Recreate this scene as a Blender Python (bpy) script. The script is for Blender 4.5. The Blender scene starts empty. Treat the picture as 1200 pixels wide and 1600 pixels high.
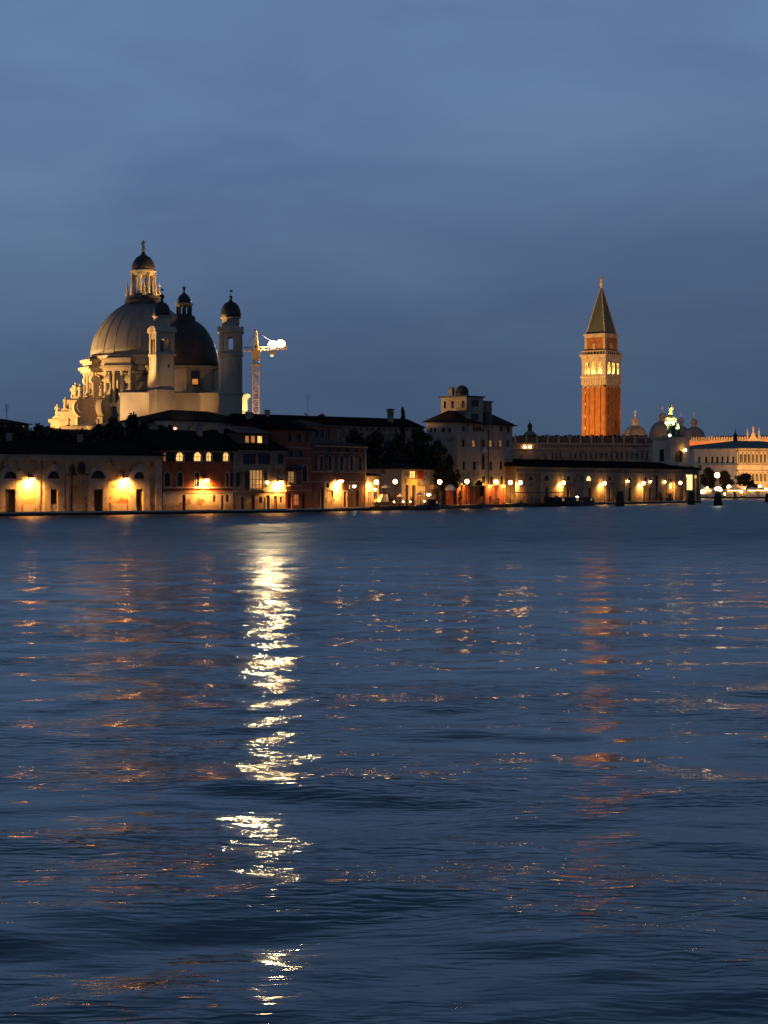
import bpy, math, random
import numpy as np
from mathutils import Vector, Matrix
R = math.radians
PI = math.pi
scene = bpy.context.scene
COL = scene.collection
F = 3000.0; HZ = 757.0; CAMZ = 4.8; QZ = 0.6      # focal length (photo px), horizon row, camera height, quay height


def P(px, py, D):
    return Vector(((px - 600) / F * D, D, CAMZ + (HZ - py) / F * D))


def Z(py, D):
    return CAMZ + (HZ - py) / F * D


# ------------------------------------------------------------------ materials
def new_mat(name):
    m = bpy.data.materials.new(name); m.use_nodes = True
    nt = m.node_tree
    return m, nt, nt.nodes['Principled BSDF']


def surf(name, col, rough=0.85, var=0.35, scale=0.6, fine=6.0, bump=0.0, metal=0.0, stain=None, streak=False, spec=0.3, patch=None, damp=None):
    """procedural surface: two scales of noise vary the colour; optional stain colour"""
    m, nt, b = new_mat(name)
    N = nt.nodes; Lk = nt.links
    tc = N.new('ShaderNodeTexCoord'); mp = N.new('ShaderNodeMapping')
    Lk.new(tc.outputs['Object'], mp.inputs['Vector'])
    if streak: mp.inputs['Scale'].default_value = (1, 1, 0.22)
    n1 = N.new('ShaderNodeTexNoise'); n1.inputs['Scale'].default_value = scale; n1.inputs['Detail'].default_value = 5
    n2 = N.new('ShaderNodeTexNoise'); n2.inputs['Scale'].default_value = fine; n2.inputs['Detail'].default_value = 3
    Lk.new(mp.outputs[0], n1.inputs['Vector']); Lk.new(tc.outputs['Object'], n2.inputs['Vector'])
    mx = N.new('ShaderNodeMath'); mx.operation = 'MULTIPLY_ADD'
    Lk.new(n1.outputs['Fac'], mx.inputs[0]); mx.inputs[1].default_value = 0.7
    s2 = N.new('ShaderNodeMath'); s2.operation = 'MULTIPLY'; s2.inputs[1].default_value = 0.3
    Lk.new(n2.outputs['Fac'], s2.inputs[0]); Lk.new(s2.outputs[0], mx.inputs[2])
    cr = N.new('ShaderNodeValToRGB')
    lo = stain if stain else tuple(c * (1 - var) for c in col)
    hi = tuple(min(0.95, c * (1 + var * 0.6)) for c in col)
    cr.color_ramp.elements[0].position = 0.32; cr.color_ramp.elements[0].color = (*lo, 1)
    cr.color_ramp.elements[1].position = 0.68; cr.color_ramp.elements[1].color = (*hi, 1)
    e = cr.color_ramp.elements.new(0.48); e.color = (*col, 1)
    Lk.new(mx.outputs[0], cr.inputs[0]); out = cr.outputs[0]
    if patch:                                   # fallen plaster: sharp-edged patches of what lies beneath
        n3 = N.new('ShaderNodeTexNoise'); n3.inputs['Scale'].default_value = .42; n3.inputs['Detail'].default_value = 7; n3.inputs['Roughness'].default_value = .62
        Lk.new(tc.outputs['Object'], n3.inputs['Vector'])
        r3 = N.new('ShaderNodeMapRange'); r3.inputs[1].default_value = .55; r3.inputs[2].default_value = .58; Lk.new(n3.outputs['Fac'], r3.inputs[0])
        x3 = N.new('ShaderNodeMix'); x3.data_type = 'RGBA'; Lk.new(r3.outputs[0], x3.inputs[0]); Lk.new(out, x3.inputs[6]); x3.inputs[7].default_value = (*patch, 1); out = x3.outputs[2]
    if damp:                                    # tide line: damp masonry near the ground
        sz = N.new('ShaderNodeSeparateXYZ'); Lk.new(tc.outputs['Object'], sz.inputs[0])
        a3 = N.new('ShaderNodeMath'); a3.operation = 'MULTIPLY_ADD'; Lk.new(n1.outputs['Fac'], a3.inputs[0]); a3.inputs[1].default_value = -2.2; Lk.new(sz.outputs['Z'], a3.inputs[2])
        r4 = N.new('ShaderNodeMapRange'); r4.inputs[1].default_value = -.5; r4.inputs[2].default_value = .15; r4.inputs[3].default_value = .75; r4.inputs[4].default_value = 0; Lk.new(a3.outputs[0], r4.inputs[0])
        x4 = N.new('ShaderNodeMix'); x4.data_type = 'RGBA'; Lk.new(r4.outputs[0], x4.inputs[0]); Lk.new(out, x4.inputs[6]); x4.inputs[7].default_value = (*damp, 1); out = x4.outputs[2]
    Lk.new(out, b.inputs['Base Color'])
    b.inputs['Roughness'].default_value = rough; b.inputs['Metallic'].default_value = metal
    b.inputs['Specular IOR Level'].default_value = spec
    if bump:
        bp = N.new('ShaderNodeBump'); bp.inputs['Strength'].default_value = bump; bp.inputs['Distance'].default_value = 0.1
        Lk.new(n2.outputs['Fac'], bp.inputs['Height']); Lk.new(bp.outputs[0], b.inputs['Normal'])
    return m


def brick(name, c1, c2, mortar, sx=2.0, rough=0.9, dk=.55):
    m, nt, b = new_mat(name); N = nt.nodes; Lk = nt.links
    tc = N.new('ShaderNodeTexCoord'); mp = N.new('ShaderNodeMapping'); mp.inputs['Rotation'].default_value = (R(90), 0, 0)
    Lk.new(tc.outputs['Object'], mp.inputs['Vector'])
    bt = N.new('ShaderNodeTexBrick'); bt.inputs['Scale'].default_value = sx
    bt.inputs['Color1'].default_value = (*c1, 1); bt.inputs['Color2'].default_value = (*c2, 1); bt.inputs['Mortar'].default_value = (*mortar, 1)
    bt.inputs['Mortar Size'].default_value = 0.012
    Lk.new(mp.outputs[0], bt.inputs['Vector'])
    n1 = N.new('ShaderNodeTexNoise'); n1.inputs['Scale'].default_value = 0.5; n1.inputs['Detail'].default_value = 6
    Lk.new(tc.outputs['Object'], n1.inputs['Vector'])
    cr = N.new('ShaderNodeValToRGB'); cr.color_ramp.elements[0].position = .35; cr.color_ramp.elements[0].color = (dk, dk * .95, dk * .95, 1)
    cr.color_ramp.elements[1].position = .65; cr.color_ramp.elements[1].color = (1.15, 1.1, 1.05, 1)
    Lk.new(n1.outputs['Fac'], cr.inputs[0])
    mu = N.new('ShaderNodeMix'); mu.data_type = 'RGBA'; mu.blend_type = 'MULTIPLY'; mu.inputs[0].default_value = 1
    Lk.new(bt.outputs['Color'], mu.inputs[6]); Lk.new(cr.outputs[0], mu.inputs[7]); Lk.new(mu.outputs[2], b.inputs['Base Color'])
    b.inputs['Roughness'].default_value = rough; b.inputs['Specular IOR Level'].default_value = .2
    return m


def emit(name, col, strength, var=0.0, scale=1.5):
    m, nt, b = new_mat(name); N = nt.nodes; Lk = nt.links
    b.inputs['Base Color'].default_value = (*[min(.8, c) for c in col], 1)
    b.inputs['Emission Color'].default_value = (*col, 1); b.inputs['Emission Strength'].default_value = strength
    if var:
        tc = N.new('ShaderNodeTexCoord'); n1 = N.new('ShaderNodeTexNoise'); n1.inputs['Scale'].default_value = scale
        Lk.new(tc.outputs['Object'], n1.inputs['Vector'])
        mr = N.new('ShaderNodeMapRange'); mr.inputs[1].default_value = .3; mr.inputs[2].default_value = .7
        mr.inputs[3].default_value = strength * (1 - var); mr.inputs[4].default_value = strength * (1 + var)
        Lk.new(n1.outputs['Fac'], mr.inputs[0]); Lk.new(mr.outputs[0], b.inputs['Emission Strength'])
    return m


def glass(name, col=(.01, .012, .015)):
    m, nt, b = new_mat(name)
    b.inputs['Base Color'].default_value = (*col, 1); b.inputs['Roughness'].default_value = .12
    b.inputs['Specular IOR Level'].default_value = .4
    return m


M = {}
M['istria'] = surf('istrian_stone', (.40, .35, .28), var=.35, scale=.5, stain=(.18, .15, .12), streak=True)
M['trim'] = surf('weathered_stone_trim', (.28, .225, .165), var=.4, scale=.7, stain=(.12, .09, .07))
M['white_stone'] = surf('pale_church_stone', (.31, .265, .20), var=.4, scale=.3, stain=(.16, .13, .095), streak=True)
M['ochre'] = surf('worn_ochre_plaster', (.33, .19, .085), var=.5, scale=.35, stain=(.15, .075, .035), patch=(.17, .06, .028), damp=(.10, .055, .03))
M['pale_plaster'] = surf('pale_patched_plaster', (.38, .30, .20), var=.4, scale=.45, stain=(.20, .14, .09), patch=(.19, .10, .05), damp=(.13, .085, .05))
M['grey_plaster'] = surf('grey_brown_plaster', (.20, .15, .11), var=.4, scale=.5, stain=(.10, .07, .05), patch=(.12, .07, .045), damp=(.07, .05, .035))
M['dark_plaster'] = surf('soot_dark_plaster', (.10, .06, .045), var=.4, scale=.5)
M['red_plaster'] = surf('dark_red_plaster', (.20, .055, .028), var=.4, scale=.5, stain=(.11, .03, .018))
M['brick_red'] = brick('red_brick', (.25, .07, .03), (.19, .052, .025), (.2, .11, .08))
M['brick_brown'] = brick('brown_brick', (.15, .06, .035), (.11, .045, .028), (.15, .1, .08))
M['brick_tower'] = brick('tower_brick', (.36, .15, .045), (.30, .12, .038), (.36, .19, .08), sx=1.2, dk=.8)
M['cream'] = surf('cream_plaster', (.26, .215, .165), var=.3, scale=.3, stain=(.16, .13, .10), patch=(.15, .115, .08), streak=True)
M['tile'] = surf('old_roof_tile', (.014, .009, .0075), var=.5, scale=1.2, fine=9, bump=.4, rough=.95, spec=.1)
M['dogana'] = surf('worn_customs_stone', (.19, .145, .10), var=.4, scale=.4, stain=(.09, .07, .05), streak=True, patch=(.13, .075, .042), damp=(.08, .055, .035))
M['globe_post'] = emit('post_lamp_glass', (1, .50, .12), 36)
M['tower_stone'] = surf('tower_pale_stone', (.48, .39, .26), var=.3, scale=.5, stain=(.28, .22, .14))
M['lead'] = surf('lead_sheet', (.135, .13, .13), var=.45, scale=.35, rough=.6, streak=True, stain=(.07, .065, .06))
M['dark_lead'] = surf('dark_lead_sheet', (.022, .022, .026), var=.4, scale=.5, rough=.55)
M['copper'] = surf('green_copper', (.085, .10, .065), var=.35, scale=.4, rough=.7, streak=True)
M['slate'] = surf('grey_green_slate', (.05, .065, .06), var=.35, scale=.5, rough=.7)
M['wood'] = surf('dark_door_wood', (.035, .02, .013), var=.4, scale=2)
M['shutter'] = surf('dark_green_shutter', (.016, .018, .016), var=.3, scale=3)
M['red_shutter'] = surf('red_shutter_paint', (.35, .04, .015), var=.3, scale=3)
M['pale_shutter'] = surf('faded_shutter', (.24, .16, .12), var=.3, scale=3)
M['iron'] = surf('black_iron', (.012, .012, .013), var=.3, scale=4, rough=.5)
M['pile'] = surf('wet_oak_pile', (.02, .015, .012), var=.5, scale=2, rough=.6)
M['paving'] = surf('trachyte_paving', (.26, .22, .18), var=.3, scale=.8, fine=3)
M['quayface'] = surf('algae_dark_quay_stone', (.02, .018, .015), var=.5, scale=.8)
M['earth'] = surf('packed_earth', (.06, .045, .035), var=.4, scale=.2)
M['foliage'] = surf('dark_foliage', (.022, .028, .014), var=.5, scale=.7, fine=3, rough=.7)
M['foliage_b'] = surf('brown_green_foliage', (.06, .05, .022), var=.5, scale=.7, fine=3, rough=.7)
M['bark'] = surf('bark', (.05, .035, .025), var=.4, scale=3)
M['glass'] = glass('dark_window_glass')
M['warm_window'] = emit('warm_lit_window', (1, .56, .16), 1.25, .35, 2.0)
M['orange_window'] = emit('dim_orange_window', (1, .36, .09), .38, .45, 2.5)
M['faint_window'] = emit('faint_lit_window', (1, .5, .16), .28, .4, 2.5)
M['bright_window'] = emit('bright_lit_room', (1, .68, .26), 1.8, .3, 1.2)
M['globe'] = emit('sodium_lamp_glass', (1, .50, .12), 42)
M['globe_far'] = emit('far_lamp_glass', (1, .55, .17), 26)
M['small_globe'] = emit('small_lantern_glass', (1, .52, .16), 60)
M['white_lamp'] = emit('white_lamp_glass', (1, .9, .72), 14)
M['dim_lamp'] = emit('dim_work_lamp_glass', (1, .75, .45), 1.6)
M['globe_wall'] = emit('wall_lamp_glass', (1, .50, .12), 55)
M['globe_dim'] = emit('old_lamp_glass', (1, .46, .11), 24)
M['red_lamp'] = emit('red_lamp_glass', (1, .12, .08), 12)
M['flood'] = emit('crane_floodlight_glass', (1, .62, .22), 24)
M['belfry_glow'] = emit('belfry_lamp_glass', (1, .74, .22), 420)
M['gold'] = surf('gilded_metal', (.75, .62, .22), var=.2, scale=1, rough=.6, metal=.0)
M['bronze'] = surf('green_bronze', (.05, .075, .055), var=.4, scale=2, rough=.5)
M['canvas'] = surf('white_canvas', (.62, .55, .44), var=.15, scale=1)
M['cloth_dark'] = surf('dark_cloth', (.03, .026, .026), var=.3, scale=4)
M['cloth_blue'] = surf('blue_denim', (.03, .035, .06), var=.3, scale=4)
M['skin'] = surf('skin', (.36, .2, .13), var=.1, scale=3, rough=.6)
M['hair'] = surf('dark_hair', (.02, .013, .01), var=.3, scale=8)
M['hull_dark'] = surf('dark_hull_paint', (.02, .02, .024), var=.3, scale=1, rough=.4)
M['hull_white'] = surf('white_hull_paint', (.5, .48, .44), var=.15, scale=1, rough=.35)
M['crane_steel'] = surf('yellow_crane_steel', (.30, .19, .09), var=.3, scale=1, rough=.6)
M['pink_wall'] = surf('pink_patterned_wall', (.46, .21, .10), var=.25, scale=.6)
M['sign_yellow'] = surf('yellow_sign_paint', (.55, .42, .10), var=.15, scale=1)


# ------------------------------------------------------------------ mesh helpers
class MB:
    def __init__(s, T=None): s.v = []; s.f = []; s.T = T or (lambda x, y, z: (x, y, z))
    def a(s, *p):
        s.v.append(tuple(s.T(*p))); return len(s.v) - 1
    def poly(s, pts): s.f.append([s.a(*p) for p in pts])
    def box(s, x0, x1, y0, y1, z0, z1):
        i = [s.a(x, y, z) for z in (z0, z1) for (x, y) in ((x0, y0), (x1, y0), (x1, y1), (x0, y1))]
        for q in ((3, 2, 1, 0), (4, 5, 6, 7), (0, 1, 5, 4), (1, 2, 6, 5), (2, 3, 7, 6), (3, 0, 4, 7)): s.f.append([i[k] for k in q])
        return s
    def frustum(s, cx, cy, z0, z1, a0, b0, a1, b1):
        i = [s.a(cx + sx * a, cy + sy * b, z) for z, a, b in ((z0, a0, b0), (z1, a1, b1)) for sx, sy in ((-1, -1), (1, -1), (1, 1), (-1, 1))]
        for q in ((3, 2, 1, 0), (4, 5, 6, 7), (0, 1, 5, 4), (1, 2, 6, 5), (2, 3, 7, 6), (3, 0, 4, 7)): s.f.append([i[k] for k in q])
        return s
    def lathe(s, prof, cx=0, cy=0, n=24, ph=0.0, rib=0.0, nr=0):
        rings = []
        for r, z in prof:
            if r < 1e-4: rings.append([s.a(cx, cy, z)])
            else:
                rings.append([s.a(cx + r * (1 + (rib if nr and k % max(1, n // nr) == 0 else 0)) * math.cos(ph + 2 * PI * k / n),
                                  cy + r * (1 + (rib if nr and k % max(1, n // nr) == 0 else 0)) * math.sin(ph + 2 * PI * k / n), z) for k in range(n)])
        for A, B in zip(rings, rings[1:]):
            if len(A) == 1 and len(B) == 1: continue
            for k in range(n):
                k2 = (k + 1) % n
                if len(A) == 1: s.f.append([A[0], B[k2], B[k]])
                elif len(B) == 1: s.f.append([A[k], A[k2], B[0]])
                else: s.f.append([A[k], A[k2], B[k2], B[k]])
        if len(rings[0]) > 1: s.f.append(rings[0][::-1])
        if len(rings[-1]) > 1: s.f.append(rings[-1])
        return s
    def tube(s, p, q, r, r2=None, n=6):
        p = Vector(p); q = Vector(q); d = (q - p)
        if d.length < 1e-6: return s
        d.normalize(); up = Vector((0, 0, 1)) if abs(d.z) < .95 else Vector((1, 0, 0))
        u = d.cross(up).normalized(); w = d.cross(u); r2 = r if r2 is None else r2
        A = [s.a(*(p + (u * math.cos(2 * PI * k / n) + w * math.sin(2 * PI * k / n)) * r)) for k in range(n)]
        B = [s.a(*(q + (u * math.cos(2 * PI * k / n) + w * math.sin(2 * PI * k / n)) * r2)) for k in range(n)]
        for k in range(n): s.f.append([A[k], A[(k + 1) % n], B[(k + 1) % n], B[k]])
        s.f.append(A[::-1]); s.f.append(B); return s
    def ball(s, c, rx, ry=None, rz=None, nu=12, nv=8, v0=0.0, v1=1.0):
        ry = rx if ry is None else ry; rz = rx if rz is None else rz
        prof = [(math.sin(PI * (v0 + (v1 - v0) * k / nv)), -math.cos(PI * (v0 + (v1 - v0) * k / nv))) for k in range(nv + 1)]
        rings = []
        for r, z in prof:
            if r < 1e-5: rings.append([s.a(c[0], c[1], c[2] + z * rz)])
            else: rings.append([s.a(c[0] + r * rx * math.cos(2 * PI * k / nu), c[1] + r * ry * math.sin(2 * PI * k / nu), c[2] + z * rz) for k in range(nu)])
        for A, B in zip(rings, rings[1:]):
            for k in range(nu):
                k2 = (k + 1) % nu
                if len(A) == 1: s.f.append([A[0], B[k2], B[k]])
                elif len(B) == 1: s.f.append([A[k], A[k2], B[0]])
                else: s.f.append([A[k], A[k2], B[k2], B[k]])
        return s
    def prism(s, pts, y0, y1):
        """polygon of (x, z) pushed along y"""
        A = [s.a(x, y0, z) for x, z in pts]; B = [s.a(x, y1, z) for x, z in pts]; n = len(pts)
        s.f.append(A); s.f.append(B[::-1])
        for k in range(n): s.f.append([A[k], B[k], B[(k + 1) % n], A[(k + 1) % n]])
        return s
    def build(s, name, mat, parent=None, smooth=False, loc=None):
        me = bpy.data.meshes.new(name); me.from_pydata(s.v, [], s.f); me.update()
        if smooth: me.polygons.foreach_set('use_smooth', [True] * len(me.polygons))
        me.materials.append(mat)
        o = bpy.data.objects.new(name, me); COL.objects.link(o)
        if parent: o.parent = parent
        if loc is not None: o.location = loc
        return o


def tag(o, label, cat, group=None):
    o['label'] = label; o['category'] = cat
    if group: o['group'] = group
    return o


def thing(name, label, cat, loc=(0, 0, 0), rz=0.0, group=None):
    o = bpy.data.objects.new(name, None); COL.objects.link(o)
    o.empty_display_size = .5
    o.location = loc; o.rotation_euler = (0, 0, rz)
    return tag(o, label, cat, group)


def structure(o):
    o['kind'] = 'structure'; return o


def dup(root, loc, rz, label):
    """copy a thing with its parts and sub-parts"""
    r = root.copy(); COL.objects.link(r); r.location = loc; r.rotation_euler = (0, 0, rz); r['label'] = label
    for ch in list(root.children):
        c = ch.copy(); COL.objects.link(c); c.parent = r
        for g in list(ch.children):
            d = g.copy(); COL.objects.link(d); d.parent = c
    return r


# ------------------------------------------------------------------ facades
class Fac:
    def __init__(s, A, B):
        s.A = Vector(A); s.d = (Vector(B) - s.A); s.len = s.d.length; s.d.normalize(); s.ang = math.atan2(s.d.y, s.d.x)
    def u(s, px):
        k = (px - 600) / F
        return (k * s.A.y - s.A.x) / (s.d.x - k * s.d.y)
    def pt(s, u): return s.A + s.d * u
    def D(s, px): return s.pt(s.u(px)).y
    def z(s, px, py): return CAMZ + (HZ - py) / F * s.D(px)
    def off(s, o):                                  # the same line moved toward the water by o metres
        n = Vector((s.d.y, -s.d.x)); return Fac(s.A + n * o, s.A + n * o + s.d * s.len)


def arch_pts(u0, u1, zs, n=10, rise=None):
    r = (u1 - u0) / 2; c = (u0 + u1) / 2; h = r if rise is None else rise
    return [(c - r * math.cos(PI * k / n), zs + h * math.sin(PI * k / n)) for k in range(n + 1)]


def wall_face(mb, T, L, H, ops, rec=.25, v=0.0):
    """front wall from u=0..L, z=0..H with real openings; ops = (u0,u1,z0,z1,arch)"""
    us = sorted({0.0, L} | {o[0] for o in ops} | {o[1] for o in ops}); zs = sorted({0.0, H} | {o[2] for o in ops} | {o[3] for o in ops})
    us = [u for u in us if -1e-6 <= u <= L + 1e-6]; zs = [z for z in zs if -1e-6 <= z <= H + 1e-6]
    old = mb.T; mb.T = T
    for a, b in zip(us, us[1:]):
        if b - a < 1e-6: continue
        run = None
        for c, d in zip(zs, zs[1:]):
            um = (a + b) / 2; zm = (c + d) / 2
            hole = any(o[0] < um < o[1] and o[2] < zm < o[3] for o in ops)
            if hole:
                if run: mb.poly([(a, v, run[0]), (b, v, run[0]), (b, v, run[1]), (a, v, run[1])]); run = None
            else: run = (run[0], d) if run else (c, d)
        if run: mb.poly([(a, v, run[0]), (b, v, run[0]), (b, v, run[1]), (a, v, run[1])])
    for o in ops:
        u0, u1, z0, z1 = o[:4]; arch = len(o) > 4 and o[4]
        if arch:
            r = min((u1 - u0) / 2, z1 - z0); pts = arch_pts(u0, u1, z1 - r, 10, r); c = (u0 + u1) / 2
            for p, q in zip(pts[:5], pts[1:6]): mb.poly([(u0, v, z1), (p[0], v, p[1]), (q[0], v, q[1])])
            for p, q in zip(pts[5:-1], pts[6:]): mb.poly([(u1, v, z1), (p[0], v, p[1]), (q[0], v, q[1])])
            mb.poly([(u0, v, z1), (c, v, z1 - 1e-4), (c, v, z1)]) if False else None
            rim = [(u0, z0)] + pts + [(u1, z0)]
        else: rim = [(u0, z0), (u0, z1), (u1, z1), (u1, z0)]
        n = len(rim)
        for k in range(n):
            p = rim[k]; q = rim[(k + 1) % n]
            mb.poly([(p[0], v, p[1]), (q[0], v, q[1]), (q[0], v + rec, q[1]), (p[0], v + rec, p[1])])
    mb.T = old


def window(parent, T, op, pane_mat, frame=None, mull=(1, 1), rec=.2, name='window'):
    """pane set back in the opening; with frame = frame bars as the window and the pane as its sub-part"""
    u0, u1, z0, z1 = op[:4]; arch = len(op) > 4 and op[4]
    pm = MB(T)
    if arch:
        r = min((u1 - u0) / 2, z1 - z0); pts = [(u0, z0)] + arch_pts(u0, u1, z1 - r, 10, r) + [(u1, z0)]
        pm.poly([(p[0], rec, p[1]) for p in pts])
    else: pm.poly([(u0, rec, z0), (u1, rec, z0), (u1, rec, z1), (u0, rec, z1)])
    if frame is None:
        return pm.build(name, pane_mat, parent)
    fm = MB(T); t = min(.09, (u1 - u0) * .12)
    fm.box(u0, u0 + t, rec - .08, rec - .01, z0, z1 - ((u1 - u0) / 2 if arch else 0)); fm.box(u1 - t, u1, rec - .08, rec - .01, z0, z1 - ((u1 - u0) / 2 if arch else 0))
    fm.box(u0 + t, u1 - t, rec - .08, rec - .01, z0, z0 + t)
    if not arch: fm.box(u0 + t, u1 - t, rec - .08, rec - .01, z1 - t, z1)
    for k in range(1, mull[0] + 1):
        u = u0 + (u1 - u0) * k / (mull[0] + 1); fm.box(u - t * .4, u + t * .4, rec - .07, rec - .012, z0 + t, z1 - t)
    for k in range(1, mull[1] + 1):
        z = z0 + (z1 - z0) * k / (mull[1] + 1); fm.box(u0 + t, u1 - t, rec - .065, rec - .014, z - t * .4, z + t * .4)
    fo = fm.build(name, frame, parent); pm.build('pane', pane_mat, fo)
    return fo


class House:
    """a building whose front stands on a facade line; features are given where the photograph shows them"""
    def __init__(s, name, label, cat, fac, px0, px1, eave, depth, z0=QZ, group=None):
        s.fac = fac; s.u0 = fac.u(px0); s.L = fac.u(px1) - s.u0; s.depth = depth; s.z0 = z0
        s.H = fac.z((max(px0, 0) + px1) / 2, eave) - z0; o = fac.pt(s.u0)
        s.root = thing(name, label, cat, (o.x, o.y, z0), fac.ang, group); s.ops = []; s.T = lambda u, v, z: (u, v, z); s.sideops = []
    def r(s, x0, x1, y0, y1, arch=False):
        c = (x0 + x1) / 2
        return (s.fac.u(x0) - s.u0, s.fac.u(x1) - s.u0, s.fac.z(c, y1) - s.z0, s.fac.z(c, y0) - s.z0, arch)
    def lu(s, px): return s.fac.u(px) - s.u0
    def lz(s, px, py): return s.fac.z(px, py) - s.z0
    def win(s, x0, x1, y0, y1, mat='glass', frame='wood', arch=False, mull=(1, 1), name='window', sill=None, surround=None):
        op = s.r(x0, x1, y0, y1, arch)
        op = (max(op[0], .02), min(op[1], s.L - .02), max(op[2], .02), min(op[3], s.H - .02), arch)
        s.ops.append(op)
        w = window(s.root, s.T, op, M[mat], M[frame] if frame else None, mull, .22, name)
        if surround:
            b = MB(); t = .16; u0, u1, z0, z1 = op[:4]; r = (u1 - u0) / 2 if arch else 0
            b.box(u0 - t, u0, -.07, .0, z0, z1 - r); b.box(u1, u1 + t, -.07, 0, z0, z1 - r)
            if arch:
                pi = arch_pts(u0, u1, z1 - r, 10, min(r, z1 - z0)); po = arch_pts(u0 - t, u1 + t, z1 - r, 10, min(r, z1 - z0) + t)
                for k in range(10):
                    q = [pi[k], pi[k + 1], po[k + 1], po[k]]
                    b.prism(q, -.07, 0)
            else: b.box(u0 - t, u1 + t, -.07, 0, z1, z1 + t)
            b.box(u0 - t - .06, u1 + t + .06, -.14, 0, z0 - .14, z0)
            b.build('window_surround', M[surround], w)
        return w
    def door(s, x0, x1, y0, y1, mat='wood', arch=False, surround=None):
        op = s.r(x0, x1, y0, y1, arch); op = (op[0], op[1], 0.0, op[3], arch); s.ops.append((op[0], op[1], 0.0, op[3], arch))
        b = MB(); u0, u1, z0, z1 = op[:4]; r = min((u1 - u0) / 2, z1) if arch else 0
        pts = [(u0, 0)] + (arch_pts(u0, u1, z1 - r, 8, r) if arch else [(u0, z1), (u1, z1)]) + [(u1, 0)]
        b.prism(pts, .2, .28)
        for k in range(1, 4):
            u = u0 + (u1 - u0) * k / 4; b.box(u - .03, u + .03, .17, .2, .1, z1 - r - .1)
        d = b.build('door', M[mat], s.root)
        if surround:
            c = MB(); t = .22
            c.box(u0 - t, u0, -.1, 0, 0, z1 - r); c.box(u1, u1 + t, -.1, 0, 0, z1 - r)
            if not arch: c.box(u0 - t, u1 + t, -.1, 0, z1, z1 + t)
            c.build('door_surround', M[surround], d)
        return d
    def shut(s, x0, x1, y0, y1, mat='shutter'):
        u0, u1, z0, z1, _ = s.r(x0, x1, y0, y1); b = MB(); b.box(u0, u1, -.09, -.035, z0, z1)
        n = max(4, int((z1 - z0) / .18))
        for k in range(n):
            z = z0 + (z1 - z0) * (k + .5) / n; b.box(u0 + .06, u1 - .06, -.12, -.09, z - .03, z + .03)
        return b.build('shutter', M[mat], s.root)
    def band(s, name, x0, x1, y0, y1, mat, proj=.12):
        c = (x0 + x1) / 2; u0, u1 = s.lu(x0), s.lu(x1); b = MB()
        b.box(u0, u1, -proj, 0, s.lz(c, y1), s.lz(c, y0)); return b.build(name, M[mat], s.root)
    def finish(s, wall_mat, side=True):
        b = MB(); wall_face(b, s.T, s.L, s.H, s.ops)
        L, H, W = s.L, s.H, s.depth
        sd = [(0, 0), (0, W)]
        if s.sideops:
            wall_face(b, lambda u, v, z: (v, W - u, z), W, H, s.sideops)
        else: b.poly([(0, W, 0), (0, 0, 0), (0, 0, H), (0, W, H)])
        b.poly([(L, 0, 0), (L, W, 0), (L, W, H), (L, 0, H)]); b.poly([(L, W, 0), (0, W, 0), (0, W, H), (L, W, H)])
        b.poly([(0, 0, H), (L, 0, H), (L, W, H), (0, W, H)])
        return b.build('wall', wall_mat, s.root)
    def roof(s, kind, h, mat='tile', over=.5, x0=None, x1=None):
        L, H, W = s.L, s.H, s.depth; b = MB(); a = -over; c = L + over; z = H + .06
        if kind == 'gable':
            b.poly([(a, -over, z), (c, -over, z), (c, W / 2, z + h), (a, W / 2, z + h)]); b.poly([(c, W + over, z), (a, W + over, z), (a, W / 2, z + h), (c, W / 2, z + h)])
            b.poly([(a, -over, z), (a, W / 2, z + h), (a, W + over, z)]); b.poly([(c, -over, z), (c, W + over, z), (c, W / 2, z + h)])
        else:
            i = min(W / 2 + over, L / 2 + over - .1)
            b.poly([(a, -over, z), (c, -over, z), (c - i, W / 2, z + h), (a + i, W / 2, z + h)]); b.poly([(c, W + over, z), (a, W + over, z), (a + i, W / 2, z + h), (c - i, W / 2, z + h)])
            b.poly([(a, -over, z), (a + i, W / 2, z + h), (a, W + over, z)]); b.poly([(c, -over, z), (c, W + over, z), (c - i, W / 2, z + h)])
        b.poly([(a, -over, z), (a, W + over, z), (c, W + over, z), (c, -over, z)])
        b.box(a, c, -over - .08, -over, z - .14, z + .04)          # gutter
        n = int((c - a) / .45)
        if kind == 'gable':                                         # rows of cover tiles as low ribs
            for k in range(n):
                x = a + (k + .5) * (c - a) / n
                b.poly([(x - .07, -over, z + .01), (x, -over, z + .1), (x, W / 2, z + h + .09), (x - .07, W / 2, z + h)])
                b.poly([(x, -over, z + .1), (x + .07, -over, z + .01), (x + .07, W / 2, z + h), (x, W / 2, z + h + .09)])
        o = b.build('roof', M[mat], s.root); s.roofo = o; s.rh = h; return o
    def chimney(s, u, v, z, h, w=.7, mat='trim'):
        b = MB(); b.box(u - w / 2, u + w / 2, v - w / 2, v + w / 2, z - 1, z + h); b.box(u - w * .7, u + w * .7, v - w * .7, v + w * .7, z + h, z + h + .2)
        b.frustum(u, v, z + h + .2, z + h + .75, w * .35, w * .35, w * .75, w * .75)
        return b.build('chimney', M[mat], s.roofo)


# ------------------------------------------------------------------ camera, world, sun
cam = bpy.data.cameras.new('camera'); co = bpy.data.objects.new('camera', cam); COL.objects.link(co)
co.location = (0, 0, CAMZ); co.rotation_euler = (R(90), 0, 0)
cam.sensor_fit = 'VERTICAL'; cam.sensor_height = 36; cam.lens = F / 1600 * 36; cam.shift_y = -(800 - HZ) / 1600
cam.clip_start = .5; cam.clip_end = 20000
scene.camera = co

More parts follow.
